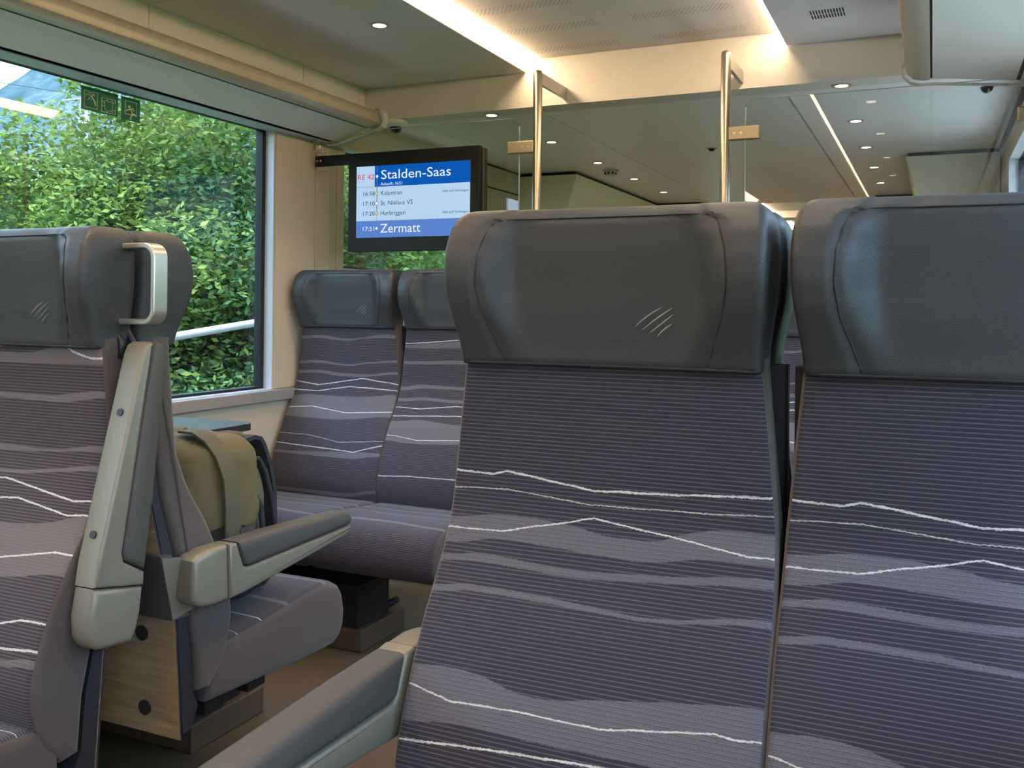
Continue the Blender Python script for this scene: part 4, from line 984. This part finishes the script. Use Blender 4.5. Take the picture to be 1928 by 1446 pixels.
def relief(name, azs, dists, hfun, m, res_a=90, res_d=22):
    """slope built on a polar grid around the track: azimuth range (deg from +y to the left), distances, height function"""
    from mathutils import noise
    vs = []; A = np.linspace(azs[0], azs[1], res_a); D = np.linspace(dists[0], dists[1], res_d)
    for d in D:
        for a in A:
            x = -d * math.sin(R(a)); y = d * math.cos(R(a)); vs.append((x, y, hfun(a, (d - dists[0]) / (dists[1] - dists[0]), x, y, noise)))
    fs = [(j * res_a + i, j * res_a + i + 1, (j + 1) * res_a + i + 1, (j + 1) * res_a + i) for j in range(res_d - 1) for i in range(res_a - 1)]
    return struct(mesh(name, vs, fs, m, smooth=True))
def h1(a, t, x, y, nz):
    top = itp(a, [20, 35, 45, 50, 54, 60, 75], [22, 20, 14, 13.5, 13.5, 12.5, 12])
    return -1.5 + top * sm(t) + 2.0 * nz.noise(Vector((x * .09, y * .09, 0))) * t + 1.1 * nz.noise(Vector((x * .35, y * .35, 3))) + .6 * nz.noise(Vector((x * .9, y * .9, 9)))
relief('hill', (15, 165), (36, 95), h1, hill_mat('hill_woods', ((.016, .05, .012), (.07, .13, .025)), (.11, .16, .045), .35), 260, 70)
def h2(a, t, x, y, nz):
    top = itp(a, [15, 30, 40, 44, 48, 50, 51.5, 53.5, 56, 62, 80], [330, 290, 255, 240, 226, 212, 196, 175, 150, 130, 110])
    return -5 + top * t ** .9 + 26 * nz.noise(Vector((x * .012, y * .012, 1))) * t + 10 * nz.noise(Vector((x * .04, y * .04, 5))) * t
relief('mountain', (10, 80), (330, 900), h2, hill_mat('mountain_forest_rock_haze', ((.025, .055, .065), (.045, .08, .09)), (.09, .12, .14), .02, .5), 200, 60)  # forest and rock colours shifted to blue-grey to carry the distance haze
relief('hill', (-110, -12), (9, 45), lambda a, t, x, y, nz: -1.0 + 7.5 * sm(t * 1.3) + 1.0 * nz.noise(Vector((x * .3, y * .3, 2))) + .5 * nz.noise(Vector((x * .9, y * .9, 7))), hill_mat('right_hill_woods', ((.016, .05, .012), (.07, .13, .025)), (.11, .16, .045), .8), 200, 40)
# small houses on the hillside
M_plaster = mat('white_plaster', (.75, .74, .70), .8); M_roof = mat('slate_roof', (.22, .16, .14), .8)
def house(x, y, z, w_, d_, h_, rz, label):
    e = empty('house', (x, y, z), rz); tag(e, label, 'house')
    B().box(-w_ / 2, w_ / 2, -d_ / 2, d_ / 2, 0, h_).build('wall', M_plaster, e)
    B().prism([(-w_ / 2 - .5, h_), (w_ / 2 + .5, h_), (0, h_ + w_ * .32)], -d_ / 2 - .5, d_ / 2 + .5).build('roof', M_roof, e)
    for k in (-.28, 0, .28): B().box(w_ * k - .4, w_ * k + .4, -d_ / 2 - .05, -d_ / 2, h_ * .4, h_ * .75).build('window', M_dark, e)
house(-56, 43.5, 8.8, 2.4, 2.2, 1.5, R(40), 'small white house on the green hillside at upper left')
house(-30, 22.8, 3.0, .9, .9, .35, R(60), 'low white shed roof above the near left headrest')
# white railing outside the window
e = empty('railing', (-3.6, 3.2, -1.0)); tag(e, 'white tubular railing outside the left window', 'railing')
b = B(); b.tube([(0, -.6, 1.79), (0, 1.15, 1.97), (0, 1.9, 2.03)], .022, 12); b.build('handrail', mat('railing_paint', (.36, .37, .39), .4), e, smooth=True)
for y in (-.5, .42, 1.85): B().tube([(0, y, .0), (0, y, 1.85 + y * .09)], .02, 10).build('post', MATS['railing_paint'], e, smooth=True)
# mast and wire
e = empty('power_pylon', (-60, 52, 0)); tag(e, 'slim lattice pylon on the hillside behind the window signs', 'pylon')
b = B()
for sx, sy in ((-1, -1), (1, -1), (1, 1), (-1, 1)): b.tube([(sx, sy, -1), (sx * .15, sy * .15, 19)], .09, 5)
b.build('leg', M_alu, e)
b = B()
for k in range(9): z0, z1 = k * 2, k * 2 + 2; q0, q1 = 1 - .045 * z0, 1 - .045 * z1; b.tube([(-q0, -q0, z0), (q1, -q1, z1)], .05, 4); b.tube([(q0, q0, z0), (-q1, q1, z1)], .05, 4)
b.tube([(-2.6, 0, 17), (2.6, 0, 17)], .09, 5); b.build('bracing', M_alu, e)
t = B().tube([(-120, 60, 34), (-90, 57, 23.5), (-60, 52, 17.2)], .035, 4).build('power_line', M_dark); tag(t, 'thin overhead wire crossing in front of the mountain', 'cable')
